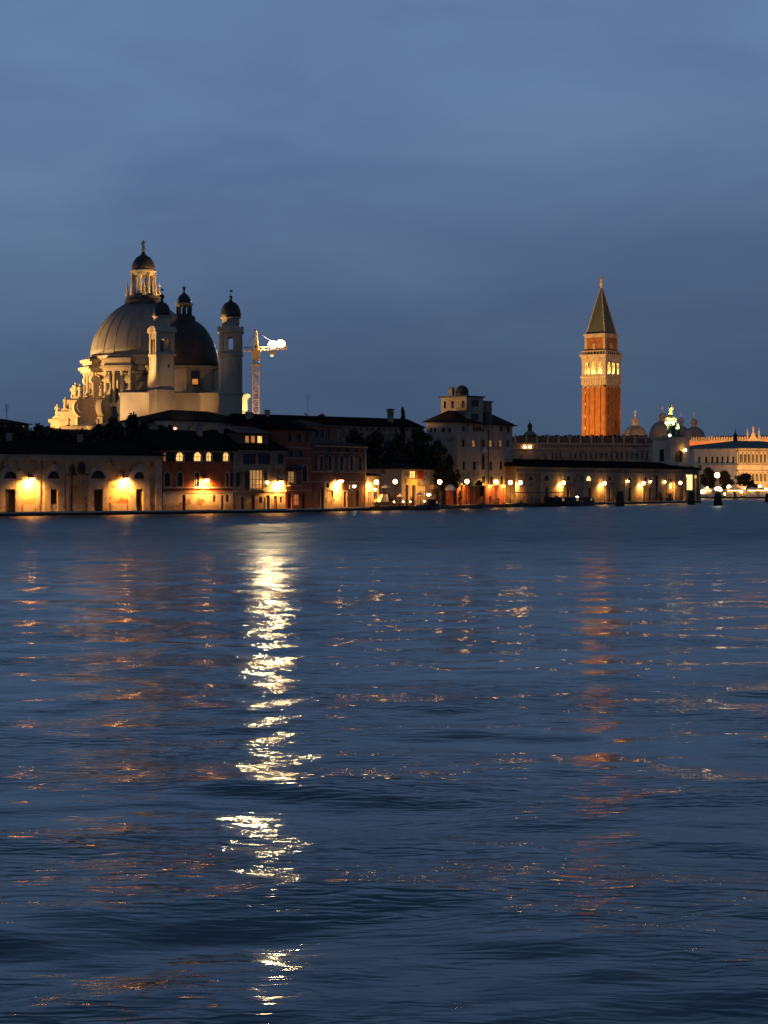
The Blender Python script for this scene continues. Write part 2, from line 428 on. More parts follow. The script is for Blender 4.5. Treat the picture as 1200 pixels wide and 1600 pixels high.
w = bpy.data.worlds.new('World'); scene.world = w; w.use_nodes = True
nt = w.node_tree; N = nt.nodes; Lk = nt.links
bg = N['Background']; bg.inputs['Strength'].default_value = .1
sky = N.new('ShaderNodeTexSky'); sky.sky_type = 'NISHITA'; sky.sun_disc = False
sky.sun_elevation = R(-2.0); sky.sun_rotation = R(215); sky.ozone_density = 4
tc = N.new('ShaderNodeTexCoord'); mp = N.new('ShaderNodeMapping'); mp.inputs['Scale'].default_value = (5, 5, 17)
mp.inputs['Rotation'].default_value = (0, R(7), 0)
Lk.new(tc.outputs['Generated'], mp.inputs['Vector'])
cn = N.new('ShaderNodeTexNoise'); cn.inputs['Scale'].default_value = 1.1; cn.inputs['Detail'].default_value = 5; cn.inputs['Roughness'].default_value = .5; cn.inputs['Distortion'].default_value = .4
Lk.new(mp.outputs[0], cn.inputs['Vector'])
cr = N.new('ShaderNodeValToRGB')
cr.color_ramp.elements[0].position = .33; cr.color_ramp.elements[0].color = (.064, .108, .203, 1)
cr.color_ramp.elements[1].position = .68; cr.color_ramp.elements[1].color = (.083, .140, .236, 1)
Lk.new(cn.outputs['Fac'], cr.inputs[0])
# the overcast is darker toward the horizon
sx = N.new('ShaderNodeSeparateXYZ'); Lk.new(tc.outputs['Generated'], sx.inputs[0])
mr = N.new('ShaderNodeMapRange'); mr.inputs[1].default_value = 0.0; mr.inputs[2].default_value = .25; mr.inputs[3].default_value = .50; mr.inputs[4].default_value = 1.16
mr.interpolation_type = 'SMOOTHSTEP'
mxr = N.new('ShaderNodeMath'); mxr.operation = 'MULTIPLY_ADD'; mxr.inputs[1].default_value = -.09
Lk.new(sx.outputs['X'], mxr.inputs[0]); Lk.new(sx.outputs['Z'], mxr.inputs[2])
Lk.new(mxr.outputs[0], mr.inputs[0])
mz = N.new('ShaderNodeMapRange'); mz.interpolation_type = 'SMOOTHSTEP'; mz.inputs[1].default_value = .20; mz.inputs[2].default_value = .48; mz.inputs[3].default_value = 1; mz.inputs[4].default_value = .36
Lk.new(sx.outputs['Z'], mz.inputs[0])
mu = N.new('ShaderNodeVectorMath'); mu.operation = 'SCALE'; Lk.new(cr.outputs[0], mu.inputs[0])
m10 = N.new('ShaderNodeMath'); m10.operation = 'MULTIPLY'; m10.inputs[1].default_value = 14.5; Lk.new(mr.outputs[0], m10.inputs[0]); mzz = N.new('ShaderNodeMath'); mzz.operation = 'MULTIPLY'; Lk.new(m10.outputs[0], mzz.inputs[0]); Lk.new(mz.outputs[0], mzz.inputs[1]); Lk.new(mzz.outputs[0], mu.inputs['Scale'])
ad = N.new('ShaderNodeVectorMath'); ad.operation = 'ADD'; Lk.new(mu.outputs[0], ad.inputs[0]); Lk.new(sky.outputs[0], ad.inputs[1])
Lk.new(ad.outputs[0], bg.inputs['Color'])

sl = bpy.data.lights.new('dusk_sun', 'SUN'); sl.energy = .03; sl.angle = R(20); sl.color = (.85, .9, 1)
so = bpy.data.objects.new('dusk_sun', sl); COL.objects.link(so)
so.rotation_euler = (R(80), 0, R(215 - 180))

scene.view_settings.view_transform = 'Standard'; scene.view_settings.look = 'None'
scene.view_settings.exposure = 0; scene.view_settings.gamma = 1
scene.render.engine = 'CYCLES'
scene.cycles.use_denoising = True; scene.cycles.filter_width = 1.6
scene.cycles.max_bounces = 5; scene.cycles.diffuse_bounces = 2; scene.cycles.glossy_bounces = 3
scene.cycles.transparent_max_bounces = 4; scene.cycles.sample_clamp_indirect = 4
scene.cycles.sample_clamp_direct = 0
scene.cycles.caustics_reflective = False


def spot(name, loc, target, watts, col, size=60, blend=.6, rad=.4):
    l = bpy.data.lights.new(name, 'SPOT'); l.energy = watts; l.color = col; l.spot_size = R(size); l.spot_blend = blend; l.shadow_soft_size = rad
    o = bpy.data.objects.new(name, l); COL.objects.link(o); o.location = loc
    o.rotation_euler = (Vector(target) - Vector(loc)).to_track_quat('-Z', 'Y').to_euler()
    return o

# ------------------------------------------------------------------ waterfront lines (front walls of the houses)
pA = Vector((-58.6, 293)); pB = Vector((-18.7, 330)); pB = Fac(pA, pB).pt(Fac(pA, pB).u(446)); pC = Vector((28.3, 425)); pD = Vector((84.1, 515))
f1 = Fac(pA, pB); f2 = Fac(pB, pC); f3 = Fac(pC, pD)
WALK = 4.0


def quay_pt(px, off=0.0):
    """point on the house line (moved off metres toward the water) that stands at photo column px"""
    f = f1 if px < 446 else (f2 if px < 800 else f3)
    g = f.off(off); return g.pt(g.u(px))


# land
def slab(name, pts, z0, z1, mat, facemat=None):
    b = MB(); n = len(pts)
    b.poly([(x, y, z1) for x, y in pts]); 
    o = structure(b.build(name, mat)); 
    if facemat:
        c = MB()
        for k in range(n):
            p = pts[k]; q = pts[(k + 1) % n]; c.poly([(p[0], p[1], z0), (q[0], q[1], z0), (q[0], q[1], z1 - .004), (p[0], p[1], z1 - .004)])
        c.build('quay_face', facemat, o)
    return o


ea = f1.off(WALK); eb = f2.off(WALK); ec = f3.off(WALK)
def meet(a, b):
    # intersection of two facade lines
    M2 = Matrix(((a.d.x, -b.d.x), (a.d.y, -b.d.y))); r = M2.inverted() @ (b.A - a.A); return a.A + a.d * r.x
left = ea.pt(-160); kb = meet(ea, eb); kc = meet(eb, ec); tip = ec.pt(ec.u(1096))
edge = [(left.x, left.y), (kb.x, kb.y), (kc.x, kc.y), (tip.x, tip.y)]
slab('promenade', edge + [(tip.x - 14, tip.y + 18), (-40, 640), (-320, 640), (-320, 150)], -1.5, QZ, M['paving'], M['quayface'])
# pale stone kerb along the edge of the quay
kb_ = MB()
for (p, q) in zip(edge, edge[1:]):
    p = Vector(p); q = Vector(q); d = (q - p).normalized(); n = Vector((d.y, -d.x))
    a = p + n * .03; b2 = q + n * .03; c = q - n * .45; e = p - n * .45
    i = [kb_.a(v.x, v.y, z) for z in (QZ - .18, QZ + .06) for v in (a, b2, c, e)]
    for qd in ((3, 2, 1, 0), (4, 5, 6, 7), (0, 1, 5, 4), (1, 2, 6, 5), (2, 3, 7, 6), (3, 0, 4, 7)): kb_.f.append([i[k] for k in qd])
structure(kb_.build('kerb', M['istria']))
MOLO = 655
slab('far_quay', [(60, MOLO + 12), (420, MOLO - 20), (900, MOLO + 60), (900, 1500), (-500, 1500), (-500, 720), (40, 700)], -1.5, QZ, M['paving'], M['quayface'])

b = MB(); b.poly([(-6000, 1500, .3), (6000, 1500, .3), (6000, 9000, .3), (-6000, 9000, .3)]); structure(b.build('ground', M['earth']))
# ------------------------------------------------------------------ water
def make_water():
    ys = list(np.concatenate([[-400, -100, -30, -5], 6 * np.exp(np.linspace(0, math.log(80 / 6.), 420)), np.arange(80.5, 540, .5), np.linspace(541, 640, 60), [660, 700, 900, 1500, 9000]]))
    s = np.concatenate([[-9, -4, -2.2, -1.5], np.linspace(-1, 1, 330), [1.5, 2.2, 4, 9]])
    Y = np.repeat(np.array(ys)[:, None], len(s), 1)
    half = 9 + .27 * np.clip(Y, 0, 900)
    X = s[None, :] * half
    dy = np.gradient(Y, axis=0); dx = np.gradient(X, axis=1)
    rng = np.random.RandomState(11)
    Zz = np.zeros_like(X)
    for k in range(72):
        lam = 1.1 * (11 / 1.1) ** rng.rand()
        th = R(90) + rng.normal(0, R(34)); ph = rng.rand() * 2 * PI
        kx = 2 * PI / lam * math.cos(th); ky = 2 * PI / lam * math.sin(th)
        # crest lines run roughly across the view
        amp = WAVE * lam * (1.0 if lam < 5 else .55)
        fade = np.clip(lam / (2.2 * np.maximum(np.abs(dy), np.abs(dx) * .5)) - .4, 0, 1)
        arg = kx * X + ky * Y + ph
        Zz += amp * fade * (np.sin(arg) + .22 * np.cos(2 * arg))
    env = np.clip((Y - 2) / 6, 0, 1) * np.clip((640 - Y) / 60, 0, 1)
    Zz *= env
    nr, nc = X.shape
    me = bpy.data.meshes.new('water'); co_ = np.stack([X, Y, Zz], -1).reshape(-1, 3).astype(np.float32)
    idx = np.arange(nr * nc).reshape(nr, nc)
    q = np.stack([idx[:-1, :-1], idx[:-1, 1:], idx[1:, 1:], idx[1:, :-1]], -1).reshape(-1, 4)
    me.vertices.add(len(co_)); me.vertices.foreach_set('co', co_.ravel())
    me.loops.add(q.size); me.loops.foreach_set('vertex_index', q.ravel().astype(np.int32))
    me.polygons.add(len(q)); me.polygons.foreach_set('loop_start', np.arange(0, q.size, 4, dtype=np.int32))
    me.polygons.foreach_set('loop_total', np.full(len(q), 4, dtype=np.int32)); me.update(calc_edges=True)
    me.polygons.foreach_set('use_smooth', np.ones(len(q), dtype=bool))
    m, nt, b = new_mat('canal_water'); N = nt.nodes; Lk = nt.links
    b.inputs['Base Color'].default_value = (.028, .078, .096, 1); b.inputs['Roughness'].default_value = .07; b.inputs['IOR'].default_value = 1.26; b.inputs['Specular Tint'].default_value = (.54, .69, .67, 1)
    # beyond 60 m the ripples are finer than a pixel: the wind-ruffled open canal is a rougher mirror
    tc = N.new('ShaderNodeTexCoord'); sp = N.new('ShaderNodeSeparateXYZ'); Lk.new(tc.outputs['Object'], sp.inputs[0])
    rg = N.new('ShaderNodeMapRange'); rg.inputs[1].default_value = 70; rg.inputs[2].default_value = 170; rg.inputs[3].default_value = .07; rg.inputs[4].default_value = .36
    Lk.new(sp.outputs['Y'], rg.inputs[0]); Lk.new(rg.outputs[0], b.inputs['Roughness'])
    def noise(sc, det, rough, dist=0):
        mp = N.new('ShaderNodeMapping'); mp.inputs['Scale'].default_value = sc; mp.inputs['Rotation'].default_value = (0, 0, R(6))
        Lk.new(tc.outputs['Object'], mp.inputs['Vector'])
        n = N.new('ShaderNodeTexNoise'); n.inputs['Scale'].default_value = 1; n.inputs['Detail'].default_value = det; n.inputs['Roughness'].default_value = rough; n.inputs['Distortion'].default_value = dist
        Lk.new(mp.outputs[0], n.inputs['Vector']); return n
    big = noise((1.2, 1.5, 1), 3, .5, .3); fine = noise((1.6, 5.0, 1), 1.5, .5, .8); gust = noise((.06, .16, 1), 3, .55)
    mg = N.new('ShaderNodeMapRange'); mg.inputs[1].default_value = .40; mg.inputs[2].default_value = .64; mg.inputs[3].default_value = RIP[0]; mg.inputs[4].default_value = RIP[1]
    Lk.new(gust.outputs['Fac'], mg.inputs[0])
    mul = N.new('ShaderNodeMath'); mul.operation = 'MULTIPLY'; Lk.new(fine.outputs['Fac'], mul.inputs[0]); Lk.new(mg.outputs[0], mul.inputs[1])
    add = N.new('ShaderNodeMath'); add.operation = 'MULTIPLY_ADD'; Lk.new(big.outputs['Fac'], add.inputs[0]); add.inputs[1].default_value = BIG; Lk.new(mul.outputs[0], add.inputs[2])
    bp = N.new('ShaderNodeBump'); bp.inputs['Strength'].default_value = 1; bp.inputs['Distance'].default_value = 1.0
    Lk.new(add.outputs[0], bp.inputs['Height']); Lk.new(bp.outputs[0], b.inputs['Normal'])
    me.materials.append(m)
    o = bpy.data.objects.new('water', me); COL.objects.link(o); return structure(o)


WAVE = .0017; RIP = (.010, .050); BIG = .010
make_water()

# ================================================================== LEFT: the long arched warehouse
def arch_band(b, cx, zs, ri, ro, y0, y1, n=12):
    pi = [(cx - ri * math.cos(PI * k / n), zs + ri * math.sin(PI * k / n)) for k in range(n + 1)]
    po = [(cx - ro * math.cos(PI * k / n), zs + ro * math.sin(PI * k / n)) for k in range(n + 1)]
    for k in range(n): b.prism([pi[k], pi[k + 1], po[k + 1], po[k]], y0, y1)


h = House('salt_warehouse', 'long low warehouse with pale stone arches, lunettes and dark doors at the left edge', 'warehouse', f1, -75, 252.5, 710.5, 14)
bays = [-52, 15.5, 84, 153, 217.5]; dw = [7.5, 7.5, 5.2, 6.6, 5.2]; lw = [9, 9.5, 9.5, 10.5, 8.6]
for cx, d, l in zip(bays, dw, lw):
    h.door(cx - d, cx + d, 764.5, 796)
    lunette = h.win(cx - l, cx + l, 735, 748, 'glass', 'iron', True, (3, 0), 'lunette')
    c = h.lu(cx); s = MB(); wd = h.lu(cx + 16) - c; zs = h.lz(cx, 748); u1 = h.lu(cx + d) - c
    ztop = h.lz(cx, 764.5)
    for sg in (-1, 1):
        a, e = sorted((c + sg * (u1 + .05), c + sg * wd)); s.box(a, e, -.16, 0, 0, zs - .05)
        s.box(a - .06, e + .06, -.22, 0, 0, .5)
    s.box(c - u1 - .05, c + u1 + .05, -.14, 0, ztop + .02, zs - .22)
    s.box(c - wd, c + wd, -.26, 0, zs - .24, zs - .02)
    lr = h.lu(cx + l) - c
    arch_band(s, c, zs, lr + .06, wd + .12, -.18, 0)
    s.prism([(c - .3, zs + lr), (c + .3, zs + lr), (c + .42, zs + wd + .35), (c - .42, zs + wd + .35)], -.3, -.181)
    s.build('stone_portal', M['trim'], h.root)
for (a, e) in ((-75, -34), (-34, -3), (33.5, 66), (102, 135), (171.5, 199.5)):
    h.band('string_course', a, e, 748.6, 751.4, 'trim', .2)
h.band('string_course', 235, 252, 748.6, 751.4, 'trim', .2)
for (a, e) in ((-20, -14), (56.5, 62.5), (102.5, 107), (243, 252.4)):
    s = MB(); s.box(h.lu(a), h.lu(e), -.13, 0, 0, h.lz((a + e) / 2, 719)); s.build('pilaster', M['trim'], h.root)
s = MB()
s.box(0, h.L, -.15, 0, h.H - .95, h.H - .55); s.box(0, h.L, -.35, 0, h.H - .55, h.H - .25); s.box(0, h.L, -.55, 0, h.H - .25, h.H - .02)
s.build('cornice', M['trim'], h.root)
for (a, e) in ((36, 55), (64, 100), (110, 134), (173, 198)): s = MB(); s.box(h.lu(a), h.lu(e), -.06, 0, .0, 1.15); s.build('plinth', M['trim'], h.root)
h.finish(M['ochre']); h.roof('gable', 2.1)
for px in (60, 172): h.chimney(h.lu(px), 8.5, h.H + 1.4, 1.3, .6)

# ================================================================== red house with four lit windows
h = House('red_house', 'dark red two-storey house with four glowing upper windows over a pale ground floor', 'house', f1, 254, 364, 703.5, 12)
for a, e in ((275, 287), (303, 315), (322, 331), (348.5, 358)): h.win(a, e, 706.5, 721, 'warm_window', 'wood', True, (1, 1), surround='trim')
h.win(256, 260.2, 707, 721, 'orange_window', 'wood')
for a, e in ((262, 272), (289.5, 300), (333.5, 345), (359.5, 363.5)): h.shut(a, e, 706.5, 721)
for a, e in ((256.5, 266), (277, 285), (304, 311), (353, 357.5)): h.win(a, e, 738, 760, 'glass', 'wood', True, (1, 2), surround='trim')
h.shut(359, 363.4, 739, 759)
for a, e, t in ((285, 289.5, 773), (345.5, 349.5, 774)): h.door(a, e, t, 797)
for a, e in ((332.5, 336.5), (353, 357.5)): h.win(a, e, 773, 784, 'glass', 'iron', False, (2, 1))
h.band('belt_course', 254.5, 363.8, 761, 763, 'trim', .2); h.band('belt_course', 254.5, 363.8, 768.4, 770, 'trim', .14)
s = MB(); zt = h.lz(309, 770.2); ops = [o for o in h.ops if o[3] < zt]
wall_face(s, lambda u, v, z: (u, v - .07, z), h.L, zt, ops, .07)
s.build('ground_floor_plaster', M['pale_plaster'], h.root)
s = MB(); s.box(-.1, h.L + .1, -.3, 0, h.H - .3, h.H - .02); s.box(-.2, h.L + .2, -.45, 0, h.H - .02, h.H + .06); s.build('cornice', M['trim'], h.root)
h.finish(M['brick_red']); h.roof('gable', 3.4)
for px, v in ((282, 7.6), (336, 4.4)): h.chimney(h.lu(px), v, h.H + 2.3, 1.4, .8)

# ================================================================== grey house with balcony, roof dormer
h = House('grey_house', 'grey-brown plaster house with black upper windows and one lit balcony window', 'house', f1, 364.6, 446, 703, 12)
h2len = h.L
h.win(380, 400, 709, 725, 'glass', 'shutter', False, (3, 1)); h.win(403, 422, 709, 725, 'glass', 'shutter', False, (3, 1))
h.win(390.5, 411.5, 734, 764, 'faint_window', 'wood', False, (3, 1), surround='trim')
h.shut(383, 389.5, 738, 764); h.shut(412.6, 417, 738, 762)
h.shut(369, 374, 738, 760)
s = MB(); a, e, zb = h.lu(388), h.lu(414), h.lz(401, 766)
s.box(a, e, -.9, 0, zb - .15, zb)
bo = s.build('balcony', M['trim'], h.root); s = MB()
for k in range(15): u = a + .04 + (e - a - .08) * k / 14; s.tube((u, -.86, zb), (u, -.86, zb + .95), .025, n=4)
s.box(a, e, -.9, -.84, zb + .95, zb + 1.0); s.build('railing', M['iron'], bo)
h.door(377, 381.5, 776, 796); h.door(393, 398, 774, 796); h.win(405, 410, 776, 786, 'glass', 'iron', False, (2, 1)); h.door(416, 421, 773, 796, 'wood', True, 'trim'); h.win(434, 443, 709, 725, 'glass', 'shutter', False, (1, 1)); h.door(428, 433, 775, 796, 'wood'); h.win(437, 441, 776, 785, 'glass', 'iron')
h.band('belt_course', 365, 445.6, 767.5, 769, 'trim', .14); h.band('belt_course', 365, 445.6, 729, 730, 'trim', .1)
s = MB(); s.box(-.05, h.L, -.45, 0, h.H - .22, h.H + .05); s.build('cornice', M['trim'], h.root)
h.finish(M['grey_plaster']); h.roof('gable', 3.4)
# wide dormer with three lit panes (a part of the roof)
du0, du1, dz0, dz1 = h.lu(379), h.lu(428), h.lz(402, 695), h.lz(402, 676.5)
dops = [tuple([h.r(x0, x1, 680.5, 691)[0] - du0, h.r(x0, x1, 680.5, 691)[1] - du0, h.lz(402, 691.5) - dz0, h.lz(402, 681) - dz0]) for x0, x1 in ((391.5, 397.5), (400.5, 406.8), (410.5, 417.8))]
dT = lambda u, v, z: (u + du0, v + 1.4, z + dz0)
s = MB(); wall_face(s, dT, du1 - du0, dz1 - dz0, dops)
for x in (0, du1 - du0): s.T = dT; s.poly([(x, 0, 0), (x, 4.5, 0), (x, 4.5, dz1 - dz0), (x, 0, dz1 - dz0)])
s.poly([(-.4, -.5, dz1 - dz0), (du1 - du0 + .4, -.5, dz1 - dz0), (du1 - du0 + .4, 4.6, dz1 - dz0 + 1.3), (-.4, 4.6, dz1 - dz0 + 1.3)])
do = s.build('dormer', M['dark_plaster'], h.root)
for op, mm in zip(dops, ('orange_window', 'orange_window', 'warm_window')): window(do, dT, op, M[mm], None, rec=.12)
h.chimney(h.lu(374), 5, h.H + 2.4, 1.2, .7)

# second stretch of the waterfront starts at column 430 (the quay turns)
h = House('narrow_red_house', 'narrow dark red house with an awning and small balcony beside a bracket lamp', 'house', f2, 446.5, 487, 672, 13)
h.win(448, 457, 704, 713.5, 'glass', 'wood'); h.win(463, 472, 704, 713.5, 'glass', 'wood')
h.win(449, 455, 678, 690, 'glass', 'wood'); h.win(462, 470, 678, 690, 'glass', 'wood'); h.win(475, 482, 678, 690, 'glass', 'wood')
h.win(450, 461, 736, 755, 'faint_window', 'wood', False, (1, 1), surround='trim'); h.win(472, 480, 727, 752, 'glass', 'wood', True, (1, 2), surround='trim')
h.door(449, 456, 771, 795, 'wood'); h.win(459, 468, 772, 790, 'orange_window', 'wood', False, (2, 1)); h.door(472, 477, 771, 795)
for y in (672.8, 699, 715.5): h.band('string_course', 447, 486.6, y, y + 1.3, 'trim', .14)
h.band('string_course', 447, 486.6, 765.5, 767, 'trim', .12)
s = MB(); a, e, zb = h.lu(448), h.lu(466), h.lz(456, 758); s.box(a, e, -.8, 0, zb - .15, zb); bo = s.build('balcony', M['trim'], h.root); s = MB()
for k in range(13): u = a + .04 + (e - a - .08) * k / 12; s.tube((u, -.76, zb), (u, -.76, zb + .95), .025, n=4)
s.box(a, e, -.8, -.74, zb + .95, zb + 1.0); s.build('railing', M['iron'], bo)
s = MB(); a, e = h.lu(447), h.lu(465.5); z0, z1 = h.lz(455, 731), h.lz(455, 725)
s.poly([(a, -.03, z1), (e, -.03, z1), (e, -1.1, z0), (a, -1.1, z0)]); s.poly([(a, -1.1, z0), (e, -1.1, z0), (e, -1.1, z0 - .25), (a, -1.1, z0 - .25)])
s.poly([(a, -.03, z1), (a, -1.1, z0), (a, -.03, z0)]); s.poly([(e, -.03, z1), (e, -1.1, z0), (e, -.03, z0)])
s.build('awning', M['cloth_dark'], h.root)
h.finish(M['red_plaster']); h.roof('gable', 2.0); h.chimney(h.lu(452), 8, h.H + 1.2, 1.2, .8)

h = House('brick_palazzo', 'brown brick palazzo with tall pale-framed shuttered windows and a pale eaves line', 'palazzo', f2, 487.5, 571.5, 696, 13)
for a, e in ((507, 517), (526.5, 532), (540.5, 546), (551, 559)): h.win(a, e, 700.5, 706.3, 'glass', 'wood')
for a, e in ((499.5, 505), (512.5, 518), (530.5, 536), (546.5, 552), (558.5, 565.5)):
    h.win(a, e, 712, 735, 'glass', 'pale_shutter', True, (1, 3), surround='trim')
for a, e in ((495.5, 498.6), (519, 522), (526.8, 529.5), (537, 540), (543, 545.7), (552.8, 555.5)): h.shut(a, e, 714, 735, 'pale_shutter')
h.win(509.5, 514, 754.5, 762, 'glass', 'iron', False, (1, 1)); h.win(510, 520, 766, 777, 'orange_window', 'iron', False, (2, 1)); h.win(545, 549, 757, 765, 'faint_window', 'iron')
h.door(501, 505.5, 760, 793, 'wood', True, 'trim'); h.door(536, 541.5, 768, 793, 'wood', False, 'trim'); h.door(556, 561, 766, 793)
h.band('string_course', 488, 571, 736.6, 738.2, 'trim', .16); h.band('string_course', 488, 571, 752, 753, 'trim', .12)
h.band('string_course', 488, 571, 706.8, 707.6, 'trim', .1)
s = MB(); ua, ub = h.lu(507), h.lu(533.5); pops = [(max(o[0], ua) - ua, min(o[1], ub) - ua, o[2], o[3]) for o in h.ops if o[1] > ua and o[0] < ub and o[3] < h.lz(520, 753)]
wall_face(s, lambda u, v, z: (u + ua, v - .05, z), ub - ua, h.lz(520, 753.6), pops, .05); s.build('ground_floor_plaster', M['pale_plaster'], h.root)
s = MB(); s.box(-.1, h.L + .3, -.4, 0, h.H - .3, h.H - .03); s.box(-.2, h.L + .45, -.55, 0, h.H - .03, h.H + .05); s.build('cornice', M['istria'], h.root)
s = MB(); s.box(h.L - .45, h.L + .04, -.1, 0, 0, h.H - .31); s.build('quoins', M['trim'], h.root)
h.finish(M['brick_brown']); h.roof('hip', 1.5)

fb = f2.off(-14.0)
h = House('tall_back_house', 'dark house rising behind the brick palazzo, with black paired upper windows', 'house', fb, 478, 526, 667.5, 9)
h.win(489.5, 497, 671.5, 686, 'glass', 'wood'); h.win(498.5, 505.5, 671.5, 686, 'glass', 'wood'); h.win(508, 515.5, 671.5, 686, 'glass', 'wood')
h.band('string_course', 478.4, 525.6, 687, 688.2, 'trim', .12)
s = MB(); s.box(-.1, h.L + .1, -.4, 0, h.H - .2, h.H + .05); s.build('cornice', M['trim'], h.root)
h.finish(M['dark_plaster']); h.roof('hip', 1.4)

# ================================================================== garden restaurant, lit porch house, garden wall
h = House('lit_cottage', 'small yellow-lit flat cottage at the end of the brick palazzo', 'cottage', f2, 572.2, 592, 743, 6)
h.door(576, 580, 768, 793, 'pale_shutter', False, 'trim'); h.win(584, 589, 772, 781, 'glass', 'iron')
s = MB(); s.box(-.1, h.L + .1, -.25, 0, h.H - .2, h.H + .05); s.build('cornice', M['trim'], h.root)
h.finish(M['pale_plaster']); h.roof('gable', .5, over=.2)

fr = f2.off(-3.5)
h = House('garden_restaurant', 'low plaster house with a red shutter and yellow sign under dark trees', 'restaurant', fr, 627.5, 692, 733, 8)
h.win(640.5, 650, 735.5, 747, 'warm_window', 'wood', False, (1, 1)); h.win(676, 687, 736, 747, 'orange_window', 'shutter', False, (2, 1))
h.shut(652.2, 661.5, 733.9, 748, 'red_shutter')
h.door(633.5, 638, 758, 788, 'wood'); h.door(644, 649, 758, 788, 'wood'); h.win(672, 679, 757, 765, 'orange_window', 'wood'); h.door(681.5, 686, 768, 788)
h.win(655, 666, 759, 776, 'faint_window', 'wood', False, (2, 1))
s = MB(); s.box(h.lu(634), h.lu(651), -.14, -.02, h.lz(642, 757.4), h.lz(642, 748.8)); s.build('sign_board', M['sign_yellow'], h.root)
s = MB(); s.box(-.2, h.L + .2, -.3, 0, h.H - .18, h.H + .05); s.build('cornice', M['istria'], h.root)
h.finish(M['pale_plaster']); h.roof('hip', 1.3)

# red garden wall of three panels (one wall)
fw = f2.off(-.5)
a0 = fw.u(712.5); a1 = fw.u(789); o = fw.pt(a0)
gw = thing('garden_wall', 'red brick garden wall with pale coping below the tall pale building', 'wall', (o.x, o.y, QZ), fw.ang)
Lw = a1 - a0; Hw = fw.z(750, 759.5) - QZ
s = MB(); s.box(0, Lw, 0, .5, 0, Hw); s.build('wall', M['brick_red'], gw)
s = MB(); s.box(-.05, Lw + .05, -.08, .58, Hw, Hw + .16); s.build('coping', M['trim'], gw)
for px in (713.5, 731, 741, 757, 772, 787):
    u = fw.u(px) - a0; s = MB(); s.box(u - .3, u + .3, -.14, 0, 0, Hw - .02); s.box(u - .38, u + .38, -.2, 0, 0, .4); s.build('pier', M['brick_red'], gw)

# dark kiosk beside it with white top lamp
p = quay_pt(704, .9); hk = Z(757, p.y) - QZ
k = thing('quay_kiosk', 'dark closed kiosk with a pale pointed cap left of the red garden wall', 'kiosk', (p.x, p.y, QZ), f2.ang)
s = MB(); s.lathe([(.95, 0), (.95, hk * .72)], n=6); s.build('body', M['red_plaster'], k)
s = MB(); s.lathe([(1.15, hk * .72), (1.1, hk * .8), (.55, hk * .97), (.3, hk)], n=6); s.build('roof', M['canvas'], k)
s = MB(); s.box(-.4, .4, -1.0, -.9, .1, hk * .62); s.build('door', M['wood'], k)

# ================================================================== tall pale building with observatory
cD = 404.0; corner = Vector(((715 - 600) / F * cD, cD)); a45 = f2.ang
fp = Fac(corner, corner + Vector((math.cos(a45), math.sin(a45))) * 10); dW = 7.2
h = House('seminary_building', 'tall pale plain building with a dark hipped roof and an observatory block on top', 'seminary', fp, 715, 800.5, 662.5, dW)
for a, e in ((722, 727), (780.5, 785), (792, 796.5)): h.win(a, e, 666.5, 674, 'glass', 'wood')
for k in range(4): h.win(739.2 + 4.6 * k, 743.0 + 4.6 * k, 667, 674, 'glass', 'wood')
for a, e, m_ in ((722, 726.5, 'glass'), (738, 743, 'orange_window'), (752.5, 757.5, 'red_plaster'), (764.3, 769.3, 'faint_window'), (780.5, 784.5, 'faint_window'), (792, 796, 'glass')): h.win(a, e, 687.5, 698.5, m_, 'wood')
for a, e in ((739, 744), (765, 769), (781, 785), (792.5, 796.5)): h.win(a, e, 721.5, 734, 'glass', 'wood')
h.win(752.5, 757.8, 708, 734, 'glass', 'wood', True, (1, 4)); h.win(723, 727, 721.5, 734, 'glass', 'wood')
for a, e in ((753, 758.5), (766, 770), (782, 786), (793, 797)): h.win(a, e, 744.5, 757, 'glass', 'wood')
s = MB(); s.tube((h.lu(762.5), -.12, .2), (h.lu(762.5), -.12, h.H - .4), .11, n=6); s.build('drain_pipe', M['iron'], h.root)
s = MB(); u0, u1 = h.lu(751), h.lu(759.5); zb = h.lz(755, 707); s.box(u0, u1, -.5, 0, zb, zb + .25); s.prism([(u0, zb + .25), (u1, zb + .25), ((u0 + u1) / 2, zb + 1.1)], -.4, 0); s.build('window_hood', M['istria'], h.root)
# left end wall
backleft = fp.pt(h.u0) + Vector((-math.sin(a45), math.cos(a45))) * dW
fs = Fac(backleft, fp.pt(h.u0)); sideT = lambda u, v, z: (v, dW - u, z)
for x0, x1 in ((672, 675.2), (678, 681.4), (690, 695), (700.2, 704.2)):
    c = (x0 + x1) / 2; op = (max(.05, fs.u(x0)), fs.u(x1), fs.z(c, 675.5) - QZ, fs.z(c, 669) - QZ)
    if op[1] - op[0] > .2: h.sideops.append(op); window(h.root, sideT, op, M['glass'], M['wood'], (1, 1))
s = MB(); s.box(-.25, h.L + .25, -.3, 0, h.H - .25, h.H - .02); s.box(-.3, 0, 0, dW, h.H - .25, h.H - .02); s.build('cornice', M['trim'], h.root)
h.finish(M['cream']); h.roof('hip', 2.6, over=.9)
h.chimney(h.lu(786.5), 5.2, h.H + 1.2, 1.9, 1.0, 'cream')
